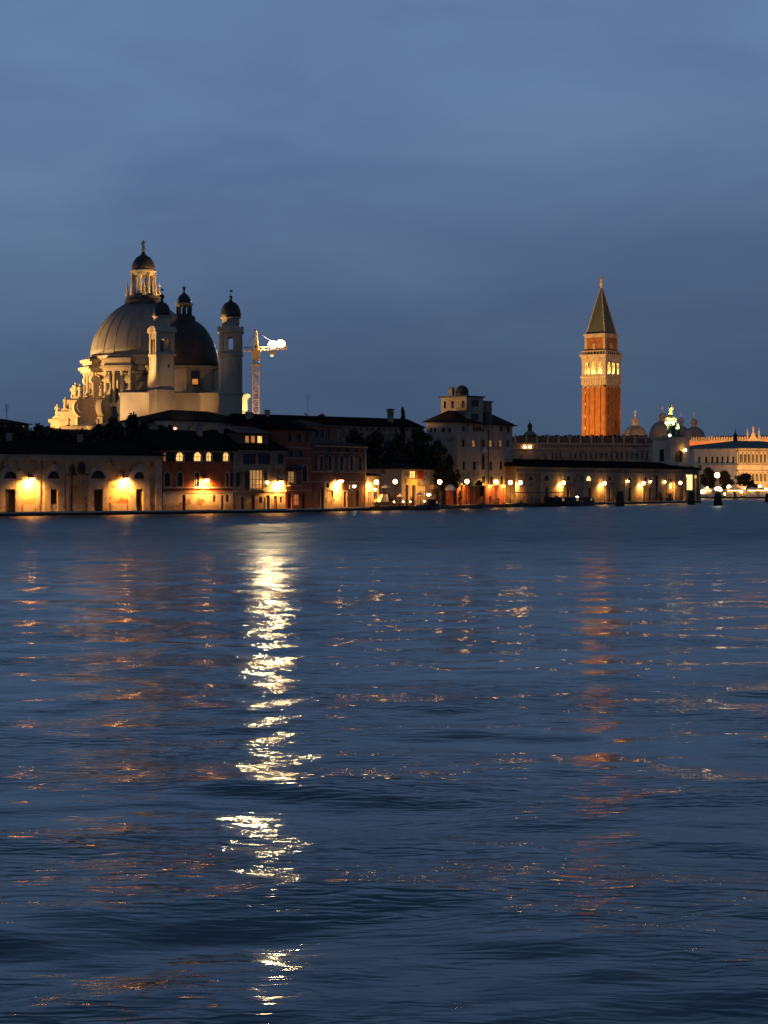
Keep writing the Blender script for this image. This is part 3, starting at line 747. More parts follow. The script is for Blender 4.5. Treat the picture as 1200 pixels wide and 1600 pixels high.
# observatory block on the roof: its own corner
oD = 410.0; oc = Vector(((729 - 600) / F * oD, oD)); ao = R(50)
zb0 = h.H + .2; zt = Z(620, oD) - QZ
fo1 = Fac(oc, oc + Vector((math.cos(ao), math.sin(ao))) * 10); Lr = fo1.u(755)
perp = Vector((-math.sin(ao), math.cos(ao)))
foL = Fac(oc + perp * 30, oc); Ll = 30 - foL.u(689)
inv = Matrix.Translation((h.root.location)) @ Matrix.Rotation(fp.ang, 4, 'Z'); inv = inv.inverted()
def oT(u, v, z):       # right face of the block
    q = oc + fo1.d * u + perp * v; r = inv @ Vector((q.x, q.y, QZ)); return (r.x, r.y, z)
def oTl(u, v, z):      # left face, u from the back corner to the front corner
    return oT(v, Ll - u, z)
s = MB(oT); rops = []; lops = []
for y0, y1 in ((625, 635), (646.5, 657)):
    rops.append((fo1.u(736), fo1.u(748), Z(y1, oD + 2) - QZ, Z(y0, oD + 2) - QZ))
for x0, x1 in ((693.5, 697), (705, 709.3), (721.5, 726)):
    lops.append((foL.u(x0) - (30 - Ll), foL.u(x1) - (30 - Ll), Z(638, oD + 3) - QZ, Z(627, oD + 3) - QZ))
zf = zb0 - .4
sh = lambda ops: [(o[0], o[1], o[2] - zf, o[3] - zf) for o in ops]
wall_face(s, lambda u, v, z: oT(u, v, z + zf), Lr, zt - zf, sh(rops)); wall_face(s, lambda u, v, z: oTl(u, v, z + zf), Ll, zt - zf, sh(lops))
s.T = oT
s.poly([(0, Ll, zf), (Lr, Ll, zf), (Lr, Ll, zt), (0, Ll, zt)]); s.poly([(Lr, 0, zf), (Lr, Ll, zf), (Lr, Ll, zt), (Lr, 0, zt)]); s.poly([(0, 0, zt), (Lr, 0, zt), (Lr, Ll, zt), (0, Ll, zt)])
ob = s.build('observatory_block', M['cream'], h.root)
for op in sh(rops): window(ob, lambda u, v, z: oT(u, v, z + zf), op, M['glass'], M['wood'], (2, 0))
for op in sh(lops): window(ob, lambda u, v, z: oTl(u, v, z + zf), op, M['glass'], M['wood'], (0, 1))
s = MB(oT); s.box(-.35, Lr + .35, -.35, Ll + .35, zt + .02, zt + .3); s.build('flat_roof', M['dark_lead'], ob)
s = MB(oT); rr = 10.2 / F * oD; s.lathe([(rr, zt + .3), (rr, zt + 1.1)], 1.0, rr + .6, 20)
s.lathe([(rr * math.cos(PI / 2 * k / 8) * 1.02, zt + 1.1 + rr * 1.05 * math.sin(PI / 2 * k / 8)) for k in range(9)], 1.0, rr + .6, 20); s.build('observatory_dome', M['dark_lead'], h.root, True)
s = MB(oT); yl = Ll - (foL.u(703) - (30 - Ll)); s.box(.2, 1.1, yl - .45, yl + .45, zt + .3, Z(607, oD) - QZ); s.frustum(.65, yl, Z(607, oD) - QZ, Z(603.5, oD) - QZ, .7, .7, .3, .3)
s.box(.5, .8, rr + 1.5, yl - .45, Z(607.5, oD) - QZ, Z(605.5, oD) - QZ); s.build('roof_pillar', M['cream'], ob)
s = MB(oT); b0 = fo1.u(755.3); b1 = fo1.u(775.5)
s.box(b0, b1, 1.2, 5, zf - 1, Z(626, oD) - QZ); an = s.build('annex_block', M['grey_plaster'], h.root)
s = MB(oT); s.box(b0, b1 + .3, .9, 5.3, Z(626, oD) - QZ, Z(624, oD) - QZ); s.build('annex_roof', M['slate'], an)
s = MB(oT); s.box(fo1.u(763), fo1.u(767), 1.12, 1.18, Z(637, oD) - QZ, Z(630, oD) - QZ); s.build('window', M['glass'], an)
s = MB(oT); s.frustum(fo1.u(760), .2, zf, Z(642, oD) - QZ, 1.2, .9, .9, .6); s.build('dark_roof_block', M['dark_lead'], h.root)  # dark tapered block on the roof slope beside the observatory block

# ================================================================== customs warehouses on the right
h = House('customs_warehouse', 'long low customs warehouse with lamp-lit arched bays reaching to the point', 'warehouse', f3, 805.5, 1092, 731, 13)
for c, aw in ((830, 3.6), (853.5, 3.8), (888.5, 3.4), (953, 3.0), (984, 2.6), (1009, 2.4), (1017, 2.2)):
    h.win(c - aw, c + aw, 743.5, 750.5, 'glass', 'iron', True, (1, 0), 'lunette')
h.win(916, 924.6, 743.5, 752.5, 'bright_window', 'iron', True, (1, 0), 'lunette')
for c, dwd in ((854.5, 2.4), (888, 2.2), (921.5, 2.0), (953, 1.7), (984, 2.2), (1007.5, 1.7), (1016, 1.9)): h.door(c - dwd, c + dwd, 762, 782.5)
h.win(1024.3, 1028, 744, 760, 'glass', 'iron', False, (1, 2)); h.door(1024.5, 1027.8, 762, 782)
h.win(1037, 1040.5, 750, 757, 'warm_window', 'iron'); h.win(1046.5, 1050.5, 748, 752.5, 'glass', 'iron', True, (1, 0), 'lunette'); h.win(1046.5, 1051, 755, 764, 'bright_window', 'iron')
h.door(1055.5, 1058, 764, 782, 'wood')
h.win(1070.5, 1083, 740.5, 766, 'bright_window', 'trim', False, (1, 0)); h.win(1085.5, 1089.5, 742, 764, 'warm_window', 'trim')
for c in (838, 871, 904, 937, 968, 996, 1021, 1034, 1044, 1062):        # flat pilasters with a blind arch between
    s = MB(); u = h.lu(c + 8.5); s.box(u - .45, u + .45, -.14, 0, 0, h.H - 1.5); s.build('pilaster', M['trim'], h.root)
for c, aw in ((853.5, 3.8), (888.5, 3.4), (920.3, 4.3), (953, 3.0), (984, 2.6), (1009, 2.4), (1017, 2.2)):
    s = MB(); uc = h.lu(c); r0 = h.lu(c + aw) - uc; zs = h.lz(c, 751); arch_band(s, uc, zs, r0 + .08, r0 + .75, -.13, 0)
    s.box(uc - r0 - .75, uc + r0 + .75, -.18, 0, zs - .3, zs - .02); s.build('stone_arch', M['trim'], h.root)
for px in (1066.5, 1068.8, 1084.4, 1090.8):
    s = MB(); u = h.lu(px); s.lathe([(.42, 0), (.42, .3), (.3, .4), (.27, 5.4), (.42, 5.6), (.42, 5.9)], u, -.5, 10); s.build('column', M['trim'], h.root, True)
s = MB(); s.box(0, h.L, -.15, 0, h.H - 1.45, h.H - 1.2); s.build('string_course', M['trim'], h.root)
s = MB(); s.box(-.1, h.L + .1, -.3, 0, h.H - .5, h.H - .22); s.box(-.1, h.L + .2, -.5, 0, h.H - .22, h.H); s.build('cornice', M['trim'], h.root)
h.finish(M['dogana']); h.roof('gable', 1.7, over=.6)
s = MB(); s.ball((h.L + .1, -.2, h.H + .6), .6, .6, .7); s.build('corner_finial', M['trim'], h.root, True)

# tower with the golden ball
tD = 508.0; tc_ = Vector(((1046 - 600) / F * tD, tD)); at = R(47)
ft = Fac(tc_, tc_ + Vector((math.cos(at), math.sin(at))) * 10); Lt = ft.u(1077)
ftl = Fac(tc_ + Vector((-math.sin(at), math.cos(at))) * 30, tc_); Wt = 30 - ftl.u(1020)
tw = thing('customs_tower', 'square stone tower carrying a floodlit golden ball and statue above the customs warehouses', 'tower', (tc_.x, tc_.y, QZ), at)
Ht = Z(686, tD) - QZ
top = []
s = MB(); nop = (.30 * Lt, .72 * Lt, Z(721, tD) - QZ, Z(703, tD) - QZ, True)
wall_face(s, lambda u, v, z: (u, v, z), Lt, Ht, [nop], .6); lop = (ftl.u(1030) - (30 - Wt), ftl.u(1037.5) - (30 - Wt), Z(721, tD) - QZ, Z(702, tD) - QZ)
wall_face(s, lambda u, v, z: (v, Wt - u, z), Wt, Ht, [lop], .6)
s.poly([(Lt, 0, 0), (Lt, Wt, 0), (Lt, Wt, Ht), (Lt, 0, Ht)]); s.poly([(Lt, Wt, 0), (0, Wt, 0), (0, Wt, Ht), (Lt, Wt, Ht)]); s.poly([(0, 0, Ht), (Lt, 0, Ht), (Lt, Wt, Ht), (0, Wt, Ht)])
s.build('wall', M['istria'], tw)
window(tw, lambda u, v, z: (u, v, z), nop, M['wood'], None, rec=.55, name='niche'); window(tw, lambda u, v, z: (v, Wt - u, z), lop, M['glass'], M['iron'], (1, 2), .5)
s = MB(); s.box(-.35, Lt + .35, -.35, Wt + .35, Ht + .01, Ht + .35); s.box(-.55, Lt + .55, -.55, Wt + .55, Ht + .35, Ht + .6)
s.box(-.12, Lt, -.12, 0, Ht - 1.4, Ht - 1.1); s.build('cornice', M['istria'], tw)
cx, cy = Lt * .36, Wt * .36; zc = Z(671, tD) - QZ; zball = Z(657, tD) - QZ; rb = 9.3 / F * tD
s = MB(); s.lathe([(2.3, Ht + .6), (2.3, Ht + .9), (1.2, Ht + 1.1), (.9, zball - rb + .2), (1.1, zball - rb * .75)], cx, cy, 12); s.build('pedestal', M['bronze'], tw)


def statue(b, x, y, z, hgt, arm=0.0):
    k = hgt / 2.0
    b.lathe([(.42 * k, z), (.40 * k, z + .25 * k), (.30 * k, z + .7 * k), (.27 * k, z + 1.0 * k), (.36 * k, z + 1.25 * k), (.38 * k, z + 1.5 * k), (.20 * k, z + 1.65 * k), (.11 * k, z + 1.7 * k), (.12 * k, z + 1.76 * k), (.17 * k, z + 1.86 * k), (.15 * k, z + 1.98 * k), (0, z + 2.03 * k)], x, y, 10)
    b.tube((x - .34 * k, y, z + 1.5 * k), (x - .5 * k, y - .12 * k, z + .95 * k), .1 * k, .08 * k)
    if arm: b.tube((x + .32 * k, y, z + 1.5 * k), (x + .55 * k, y, z + (1.5 + arm) * k), .1 * k, .07 * k)
    else: b.tube((x + .34 * k, y, z + 1.5 * k), (x + .42 * k, y - .2 * k, z + 1.0 * k), .1 * k, .08 * k)


for ax, ay in ((-1.8, -1.1), (1.8, -1.1), (0, -2.0)):
    s = MB(); statue(s, cx + ax, cy + ay, Ht + .6, zball - rb - Ht + .3, .6); s.tube((cx + ax, cy + ay, Ht + 2), (cx + ax * .4, cy + ay * .4, zball - rb * .8), .3, .25); s.build('atlas_figure', M['bronze'], tw, True)
s = MB(); s.ball((cx, cy, zball), rb, nu=24, nv=16); s.build('golden_ball', M['gold'], tw, True)
s = MB(); s.lathe([(rb * 1.02, zball - .12), (rb * 1.05, zball), (rb * 1.02, zball + .12)], cx, cy, 24); s.build('zodiac_band', M['bronze'], tw)
s = MB(); statue(s, cx, cy, zball + rb - .05, Z(630, tD) - Z(647, tD), .7); s.prism([(cx + .3, zball + rb + 1.2), (cx + 1.3, zball + rb + 1.5), (cx + 1.2, zball + rb + 2.8), (cx + .5, zball + rb + 2.3)], cy - .05, cy + .05); s.build('fortune_statue', M['gold'], tw, True)
lp = tw.location + Vector((0, 0, 0))
wl = MB(); wl.ball((Lt * .62, -1.1, Z(703, tD) - QZ), .35); wl.build('wall_lamp', M['globe'], tw, True)
wl = MB(); wl.tube((Lt * .62, 0, Z(703, tD) - QZ + .4), (Lt * .62, -1.1, Z(703, tD) - QZ + .36), .05); wl.build('lamp_bracket', M['iron'], tw)
s = MB(); s.tube((Lt * .5, -.5, Z(722, tD) - QZ), (Lt * .5, -.5, Z(708, tD) - QZ), .16); s.ball((Lt * .5, -.5, Z(707, tD) - QZ), .3); s.build('roof_post', M['iron'], tw)
# small floodlamps sit on the cornice around the ball
gl = Matrix.Translation(tw.location) @ Matrix.Rotation(at, 4, 'Z')
bw = gl @ Vector((cx, cy, zball))
for dx, dz in ((-2.6, -1.2), (2.6, -1.2)):
    l = bw + Vector((dx, -3.2, -rb - .6)); spot('ball_floodlight', l, bw + Vector((0, 0, .4)), 4500, (1, .95, .55), 80, .6, .2)
ww = gl @ Vector((cx + 1.5, cy - 1.5, zball + 1)); 
s = MB(); s.ball((-.3, -.3, Ht + .95), .32); s.build('floodlamp', M['white_lamp'], tw, True)

# ================================================================== long dark building with crenellated attic behind
fk = Fac(Vector(((803 - 600) / F * 690, 690)), Vector(((1040 - 600) / F * 708, 708)))
h = House('waterfront_mint', 'long dim tan building with an attic of small dormers behind the customs warehouses', 'public building', fk, 800, 1041, 692.5, 16)
for px in list(range(862, 880, 6)) + list(range(890, 1018, 8)): h.win(px, px + 3, 707, 717, 'glass', None, True)
for px in range(806, 1016, 5): h.win(px, px + 2, 696, 698.6, 'glass', None)
h.win(895, 932, 707, 717, 'glass', None) if False else None
s = MB(); s.box(-.2, h.L + .2, -.6, 0, h.H - .5, h.H + .02); s.build('cornice', M['trim'], h.root)
s = MB(); zz = h.lz(900, 701); s.box(0, h.L, -.3, 0, zz - .3, zz); s.build('string_course', M['trim'], h.root)
s = MB(); s.box(.05, h.L - .05, .8, 10, h.H + .03, h.lz(920, 683)); at_ = s.build('attic', M['dark_plaster'], h.root)
for px in range(806, 1020, 17):
    u = h.lu(px); s = MB(); s.box(u - .35, u + .35, .3, .8, h.H + .03, h.lz(px, 683)); s.frustum(u, .55, h.lz(px, 683), h.lz(px, 678.5), .4, .3, .12, .1); s.build('attic_pier', M['trim'], h.root)
for k, px in enumerate(range(811, 1020, 7)):
    u = h.lu(px); s = MB(); hh = .5 + .45 * ((k * 37) % 5) / 4; s.box(u - .5, u + .5, 2, 3.4, h.lz(px, 683), h.lz(px, 683) + hh); s.build('parapet_block', M['tile'], at_)
for px in (819.5, 827.5):
    u = h.lu(px); z = h.lz(px, 698.5); s = MB(); s.ball((u, -.45, z), .36); s.build('wall_lamp', M['small_globe'], h.root, True)
h.finish(M['grey_plaster'])

# small far lantern turret
t = thing('lantern_turret', 'small far grey dome with thin lantern on the skyline left of the bell tower', 'turret', (*P(828, 700, 760).xy, QZ))
s = MB(); zt = lambda y: Z(y, 760) - QZ
s.lathe([(2.8, 0), (2.8, zt(683)), (3.1, zt(682.5)), (3.1, zt(681)), (2.6, zt(680))], n=16); s.build('drum', M['grey_plaster'], t)
s = MB(); s.lathe([(2.6, zt(680)), (2.3, zt(677)), (1.5, zt(674.5)), (.9, zt(673.5))], n=16); s.build('dome', M['lead'], t, True)
s = MB(); s.lathe([(.9, zt(673.5)), (.8, zt(668)), (1.1, zt(667.5)), (.9, zt(663.5)), (.25, zt(661)), (.08, zt(656))], n=10); s.build('lantern', M['dark_lead'], t)

# ================================================================== brick bell tower
cD = 860.0; kC = cD / F
cc = Vector(((946 - 600) / F * cD, cD)); ac = R(50); W = 12.75
ct = thing('bell_tower', 'tall red brick bell tower with a glowing belfry and green pyramid spire', 'bell tower', (cc.x, cc.y, QZ), ac)
cz = lambda y: Z(y, cD) - QZ
c0 = W / 2
fT = [lambda u, v, z: (u, v, z), lambda u, v, z: (v, W - u, z), lambda u, v, z: (W - v, u, z), lambda u, v, z: (W - u, W - v, z)]   # right, left, far right, far left faces
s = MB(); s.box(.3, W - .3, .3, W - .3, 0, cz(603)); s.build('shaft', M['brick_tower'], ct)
for T in fT:
    s = MB(T)
    for k in range(5):
        wd = 1.5 if k in (0, 4) else 1.1; u = .3 + wd / 2 + (W - .6 - wd) * k / 4 if k in (0, 4) else .3 + (W - .6) * k / 4
        u = max(.0 + wd / 2, min(W - wd / 2, u)); s.box(u - wd / 2, u + wd / 2, -.1, .299, 0, cz(604.5))
    s.build('pilaster_strips', M['brick_tower'], ct)
    s = MB(T)
    for k in range(4):
        a = .8 + (W - 1.6) * k / 4; arch_band(s, a + (W - 1.6) / 8, cz(604.5) - .2, (W - 1.6) / 8 - .35, (W - 1.6) / 8, -.12, .298, 8)
    s.box(0, W, -.14, .298, cz(604.5) + 1.05, cz(602) + .5); s.build('arched_corbel', M['tower_stone'], ct)
    for y in (612, 630, 650, 668):
        s = MB(T); s.box(1.75, 2.35, -.12, .297, cz(y) - .55, cz(y) + .55); s.build('stair_window', M['tower_stone'], ct)
s = MB(); s.box(-.1, W + .1, -.1, W + .1, cz(602) + .5, cz(589)); 
for k in range(14):
    for T in fT[:2]:
        s.T = T; u = (k + .5) * W / 14; s.box(u - .28, u + .28, -.35, -.1, cz(601), cz(590.5))
s.build('frieze', M['tower_stone'], ct); s = MB()
s.box(-.55, W + .55, -.55, W + .55, cz(589), cz(587)); s.box(-.35, W + .35, -.35, W + .35, cz(587), cz(585.5)); s.build('belfry_floor', M['tower_stone'], ct)
zb0, zb1 = cz(585.5), cz(561.5)
for n_, T in enumerate(fT):
    s = MB(); ops = []
    for k in range(3):
        u = W * (.235 + .265 * k); ops.append((u - 1.22, u + 1.22, .6, zb1 - zb0 - 1.1, True))
    wall_face(s, lambda u, v, z, T=T: T(u, v, z + zb0), W, zb1 - zb0, ops, .9)
    s.T = T
    s.build('belfry_arcade', M['tower_stone'], ct)
s = MB(); s.box(c0 - 3.3, c0 + 3.3, c0 - 3.3, c0 + 3.3, zb0, zb1 - .02); s.build('added_lamplit_core', M['tower_stone'], ct)  # pale solid core added so the openings show lamplight instead of sky
for T in fT:
    for u in (W * .235, W * .5, W * .765):
        s = MB(T); s.ball((u, 2.0, zb0 + .2), .3, nu=8, nv=5); s.build('belfry_lamp', M['belfry_glow'], ct, True)
s = MB(); s.box(-.2, W + .2, -.2, W + .2, zb1, cz(556.5)); s.box(-.5, W + .5, -.5, W + .5, cz(556.5), cz(555)); s.box(-.85, W + .85, -.85, W + .85, cz(555), cz(552.8)); s.build('cornice', M['tower_stone'], ct)
s = MB(); z0, z1 = cz(552.8), cz(547)
for T in fT:
    s.T = T
    for k in range(9): u = -.3 + (W + .6) * k / 8; s.lathe([(.2, z0), (.28, z0 + .5), (.16, z1 - .4)], u, -.1, 6)
    s.box(-.5, W + .5, -.3, .1, z1 - .35, z1 - (0.001 if T in fT[:2] else .003))
s.build('balustrade', M['tower_stone'], ct)
A = 5.35; s = MB(); s.box(c0 - A, c0 + A, c0 - A, c0 + A, z0, cz(526)); s.build('attic', M['brick_tower'], ct)
for T in fT[:2]:   # pale reliefs: a seated figure on one side, a winged beast on the other
    s = MB(T); zr = cz(539)
    if T is fT[1]: statue(s, c0, c0 - A - .2, zr - 1.4, 3.2, .3)
    else:
        s.ball((c0, c0 - A - .1, zr), 1.4, .3, .7); s.ball((c0 - 1.3, c0 - A - .15, zr + .7), .6, .3, .6)
        for q in (-1.1, -.6, .7, 1.2): s.tube((c0 + q, c0 - A - .1, zr - .3), (c0 + q, c0 - A - .1, zr - 1.3), .18)
        s.tube((c0 - .2, c0 - A - .1, zr + .5), (c0 + 1.2, c0 - A - .1, zr + 1.5), .3, .1)
    s.build('relief', M['tower_stone'], ct, True)
s = MB(); s.box(c0 - A - .15, c0 + A + .15, c0 - A - .15, c0 + A + .15, cz(526), cz(523)); s.box(c0 - A - .5, c0 + A + .5, c0 - A - .5, c0 + A + .5, cz(523), cz(520)); s.build('attic_cornice', M['tower_stone'], ct)
for sx_ in (-1, 1):
    for sy_ in (-1, 1):
        s = MB(); s.box(c0 + sx_ * (A - .5) - .55, c0 + sx_ * (A - .5) + .55, c0 + sy_ * (A - .5) - .55, c0 + sy_ * (A - .5) + .55, z0, cz(526) - .02)
        s.T = lambda x, y, z: (c0 + (x - c0) * 1.008, c0 + (y - c0) * 1.008, z); s.v = [s.T(*p) for p in s.v]; s.build('corner_pier', M['tower_stone'], ct)
B = 4.75; s = MB(); s.frustum(c0, c0, cz(520), cz(517), B + .2, B + .2, B + .1, B + .1); s.frustum(c0, c0, cz(517), cz(446), B, B, .3, .3); s.build('spire', M['copper'], ct)
s = MB()
for sx_ in (-1, 1):
    for sy_ in (-1, 1): s.tube((c0 + sx_ * B, c0 + sy_ * B, cz(517)), (c0 + sx_ * .3, c0 + sy_ * .3, cz(446)), .3, .18, 5)
s.build('spire_ribs', M['tower_stone'], ct)
s = MB(); s.lathe([(.45, cz(446)), (.7, cz(443.5)), (.4, cz(442))], c0, c0, 8); statue(s, c0, c0, cz(442), 4.0, .5); s.tube((c0 - .3, c0, cz(438)), (c0 - 1.0, c0, cz(434)), .25, .08); s.build('angel_weathervane', M['gold'], ct, True)

# ================================================================== domed basilica
bD = 890.0; kB = bD / F; bz = lambda y: Z(y, bD) - QZ
bs = thing('domed_basilica', 'basilica of round grey domes with crosses behind the bell tower', 'basilica', (*P(1043, 700, bD).xy, QZ))
bx = lambda px: (px - 1043) * kB
s = MB(); s.box(bx(960), bx(1118), 0, 40, 0, bz(686)); s.build('wall', M['white_stone'], bs)
for px, base, topy, rad, dy in ((995, 686, 664, 19.5, 6), (1045, 683, 656, 22, 20), (1090, 686, 666, 18, 10), (1081, 684, 662, 15, 32)):
    x = bx(px); r = rad * kB; s = MB(); zb_, zt_ = bz(base), bz(topy); hh = zt_ - zb_
    s.lathe([(r * .96, zb_ - 3)] + [(r * (math.cos(PI / 2 * k / 10) ** .85 if k < 10 else .0) + (.0 if k < 10 else .25), zb_ + hh * math.sin(PI / 2 * k / 10)) for k in range(10)] + [(r * .17, zt_ - .1)], x, dy, 32, 0, .012, 16)
    d = s.build('dome', M['lead'], bs, True)
    s = MB(); kx = r * .25; s.lathe([(kx, zt_ - .25), (kx * .9, zt_ + 1.6), (kx * 1.35, zt_ + 1.8), (kx * 1.2, zt_ + 2.6), (kx * .6, zt_ + 3.5), (.15, zt_ + 4.3)], x, dy, 12); s.build('lantern', M['white_stone'], d)
    s = MB(); s.tube((x, dy, zt_ + 4.2), (x, dy, zt_ + 7.2), .14, .1); s.tube((x - .8, dy, zt_ + 6.2), (x + .8, dy, zt_ + 6.2), .1); s.ball((x, dy, zt_ + 4.7), .35); s.build('cross', M['gold'], d)

# ================================================================== pink gothic palace, only the top seen
pDp = 800.0; pz = lambda y, D=pDp: Z(y, D) - QZ
fpal = Fac(Vector(((1077 - 600) / F * 810, 810)), Vector(((1260 - 600) / F * 790, 790)))
h = House('gothic_palace', 'pink patterned palace wall with white merlons above the arcaded library', 'palace', fpal, 1074, 1262, 687.5, 30)
h.win(1193, 1198, 693, 706, 'glass', None, True)
for k in range(0, 47):
    px = 1076 + k * 4
    if 1168 < px < 1188: continue
    u = h.lu(px); s = MB(); s.prism([(u - .38, h.H), (u + .38, h.H), (u + .38, h.H + 1.0), (u, h.H + 1.7), (u - .38, h.H + 1.0)], 0, .4); s.build('merlon', M['white_stone'], h.root)
s = MB(); s.box(0, h.L, -.3, 0, h.H - .5, h.H); s.build('cornice', M['white_stone'], h.root)
u = h.lu(1177); s = MB(); s.prism([(u - 2.4, h.H), (u + 2.4, h.H), (u + 1.2, h.H + 1.3), (u + .45, h.H + 3.0), (u, h.H + 3.8), (u - .45, h.H + 3.0), (u - 1.2, h.H + 1.3)], -.2, .5); statue(s, u, .1, h.H + 3.7, 2.0); s.build('frontispiece', M['white_stone'], h.root)
for px in (1168, 1186): u = h.lu(px); s = MB(); s.lathe([(.45, h.H), (.4, h.H + 2.4), (.05, h.H + 5)], u, .1, 8); s.build('pinnacle', M['white_stone'], h.root)
h.finish(M['pink_wall']); s = MB(); s.frustum(h.L / 2, 16, h.H + .05, h.H + 2.2, h.L / 2 - 1.5, 14, h.L / 2 - 10, 3); s.build('roof', M['dark_lead'], h.root)

# ================================================================== white arcaded library, two faces
lD = 715.0; lc = Vector(((1152 - 600) / F * lD, lD)); al = R(24)
fl = Fac(lc, lc + Vector((math.cos(al), math.sin(al))) * 10)
Wl = 0
fll = Fac(lc + Vector((-math.sin(al + R(22)), math.cos(al + R(22)))) * 60, lc)
lb = thing('arcaded_library', 'white library with rows of arches and a low dark green hipped roof', 'library', (lc.x, lc.y, QZ), al)
Hl = Z(700.5, lD) - QZ; Llr = fl.u(1262); Lll = 60 - fll.u(1084.5)
invl = (Matrix.Translation(lb.location) @ Matrix.Rotation(al, 4, 'Z')).inverted()
dl = Vector((fll.d.x, fll.d.y)); nl = Vector((-dl.y, dl.x))
def lT(u, v, z):
    q = lc - dl * (Lll - u) + nl * v; r = invl @ Vector((q.x, q.y, QZ)); return (r.x, r.y, z)
LT = lambda u, v, z: (u, v, z)
lz_ = lambda y, D=lD: Z(y, D) - QZ
s = MB(); opsR = []; opsL = []
for k in range(17):
    px = 1157.5 + k * 6.3; opsR.append((fl.u(px - 1.7), fl.u(px + 1.7), lz_(723), lz_(709.5), False)); opsR.append((fl.u(px - 1.8), fl.u(px + 1.8), lz_(752), lz_(739.5), True))
opsR = [o for o in opsR if o[0] > 0 and o[1] < Llr]
for px in (1092, 1103, 1112.3, 1120.3, 1128.2, 1136.6, 1145):
    opsL.append((fll.u(px - 1.9) - 60 + Lll, fll.u(px + 1.9) - 60 + Lll, lz_(723.3), lz_(712.3), True))
for px in (1099, 1112, 1125, 1138): opsL.append((fll.u(px - 2.2) - 60 + Lll, fll.u(px + 2.2) - 60 + Lll, lz_(757), lz_(741), True))
wall_face(s, LT, Llr, Hl, opsR, .5); wall_face(s, lT, Lll, Hl, opsL, .5)
p0 = lT(0, 0, 0); bk = (Llr * .5, 34, 0)
s.poly([(Llr, 0, 0), (Llr, 34, 0), (Llr, 34, Hl), (Llr, 0, Hl)]); s.poly([(Llr, 34, 0), (p0[0], 34 + p0[1], 0), (p0[0], 34 + p0[1], Hl), (Llr, 34, Hl)])
s.poly([(p0[0], p0[1] + 34, 0), (p0[0], p0[1], 0), (p0[0], p0[1], Hl), (p0[0], p0[1] + 34, Hl)])
s.build('wall', M['istria'], lb)
for o in opsR: window(lb, LT, o, M['glass'], None, rec=.45)
for o in opsL: window(lb, lT, o, M['glass'], None, rec=.45)
for k in range(17):
    u = fl.u(1154.5 + k * 6.3); s = MB()
    for y0, y1 in ((724, 708), (752.5, 738.5)): s.lathe([(.34, lz_(y0)), (.26, lz_(y0) + .3), (.24, lz_(y1) - .4), (.4, lz_(y1))], u, -.35, 8)
    s.build('column', M['white_stone'], lb)
s = MB(); s.box(-.1, Llr, -.55, 0, lz_(706.5), lz_(704)); s.box(-.2, Llr, -.8, 0, Hl - .6, Hl); s.box(-.1, Llr, -.7, 0, lz_(737), lz_(735)); s.box(-.1, Llr, -.6, 0, lz_(727.5), lz_(725.5)); s.build('cornice', M['white_stone'], lb)
s = MB(lT); s.box(0, Lll, -.6, 0, Hl - .6, Hl - .01); s.box(0, Lll, -.5, 0, lz_(727.5), lz_(726)); s.build('flank_cornice', M['istria'], lb)
s = MB(); r0 = lT(-.5, -.8, 0); ap = lT(Lll - 2, 14, 0); zr = Hl + .05; za = lz_(688)
pw = invl @ Vector((*P(1149, 0, 737).xy, QZ)); za = Z(688.5, 737) - QZ; pk = (pw.x, pw.y, za); pk2 = (Llr - 6, pw.y + 2, za)
f0 = (-.8, -1.0, zr); f1_ = (Llr + .6, -1.0, zr); f2_ = (r0[0], r0[1], zr); f3_ = (p0[0], p0[1] + 34, zr); f4_ = (Llr + .6, 35, zr)
s.poly([f0, f1_, pk2, pk]); s.poly([f2_, f0, pk]); s.poly([f3_, f2_, pk]); s.poly([f4_, f3_, pk, pk2]); s.poly([f1_, f4_, pk2]); s.build('roof', M['slate'], lb)
s = MB(); s.lathe([(.9, za - .6), (.7, za + 1.6), (1.0, za + 1.8), (.2, za + 3.2), (.05, za + 5)], pk[0], pk[1], 8); s.build('roof_finial', M['dark_lead'], lb)

# ================================================================== domed church
sD = 490.0; kS = sD / F; s0 = P(224, HZ, sD); zS = lambda y, D=sD: Z(y, D) - QZ
ch = thing('domed_church', 'large white domed church with twin bell towers and scroll buttresses, floodlit from the left', 'church', (s0.x, s0.y, QZ))
lx = lambda px, D: (px - 600) / F * D - s0.x
ly = lambda D: D - s0.y
# lower octagon with cornice
s = MB(); s.lathe([(21.5, 0), (21.5, 17.6), (22.2, 17.8), (22.5, 18.6), (21.2, 18.8), (13, 20.6)], n=8, ph=R(22.5)); s.build('ambulatory', M['white_stone'], ch)
# drum: octagonal, pilasters at the corners, arched windows
dr = 12.3; zd0, zd1 = 18.5, zS(562)
dm = MB(); wdr = 2 * dr * math.tan(PI / 8); wins = []
for k in range(8):
    a = R(45 * k - 90 + 4); ca, sa = math.cos(a), math.sin(a)
    def T(u, v, z, ca=ca, sa=sa): x = dr - v; y = u - wdr / 2; return (x * ca - y * sa, x * sa + y * ca, z + zd0)
    ops = [(wdr / 2 - 2.9, wdr / 2 - 1.0, 3.2, 9.6, True), (wdr / 2 + 1.0, wdr / 2 + 2.9, 3.2, 9.6, True)]
    wall_face(dm, T, wdr, zd1 - zd0, ops, .6); wins.append((T, ops))
    dm.T = T
    for u in (.45, wdr - .45, wdr / 2): dm.box(u - .45, u + .45, -.35, -.001, 0, zd1 - zd0 - 2.2)
    dm.box(-.15, wdr + .15, -.4, -.002, zd1 - zd0 - 6.0, zd1 - zd0 - 5.5)
dr_o = dm.build('drum', M['white_stone'], ch)
for T, ops in wins:
    for o in ops: window(dr_o, T, o, M['glass'], None, rec=.5)
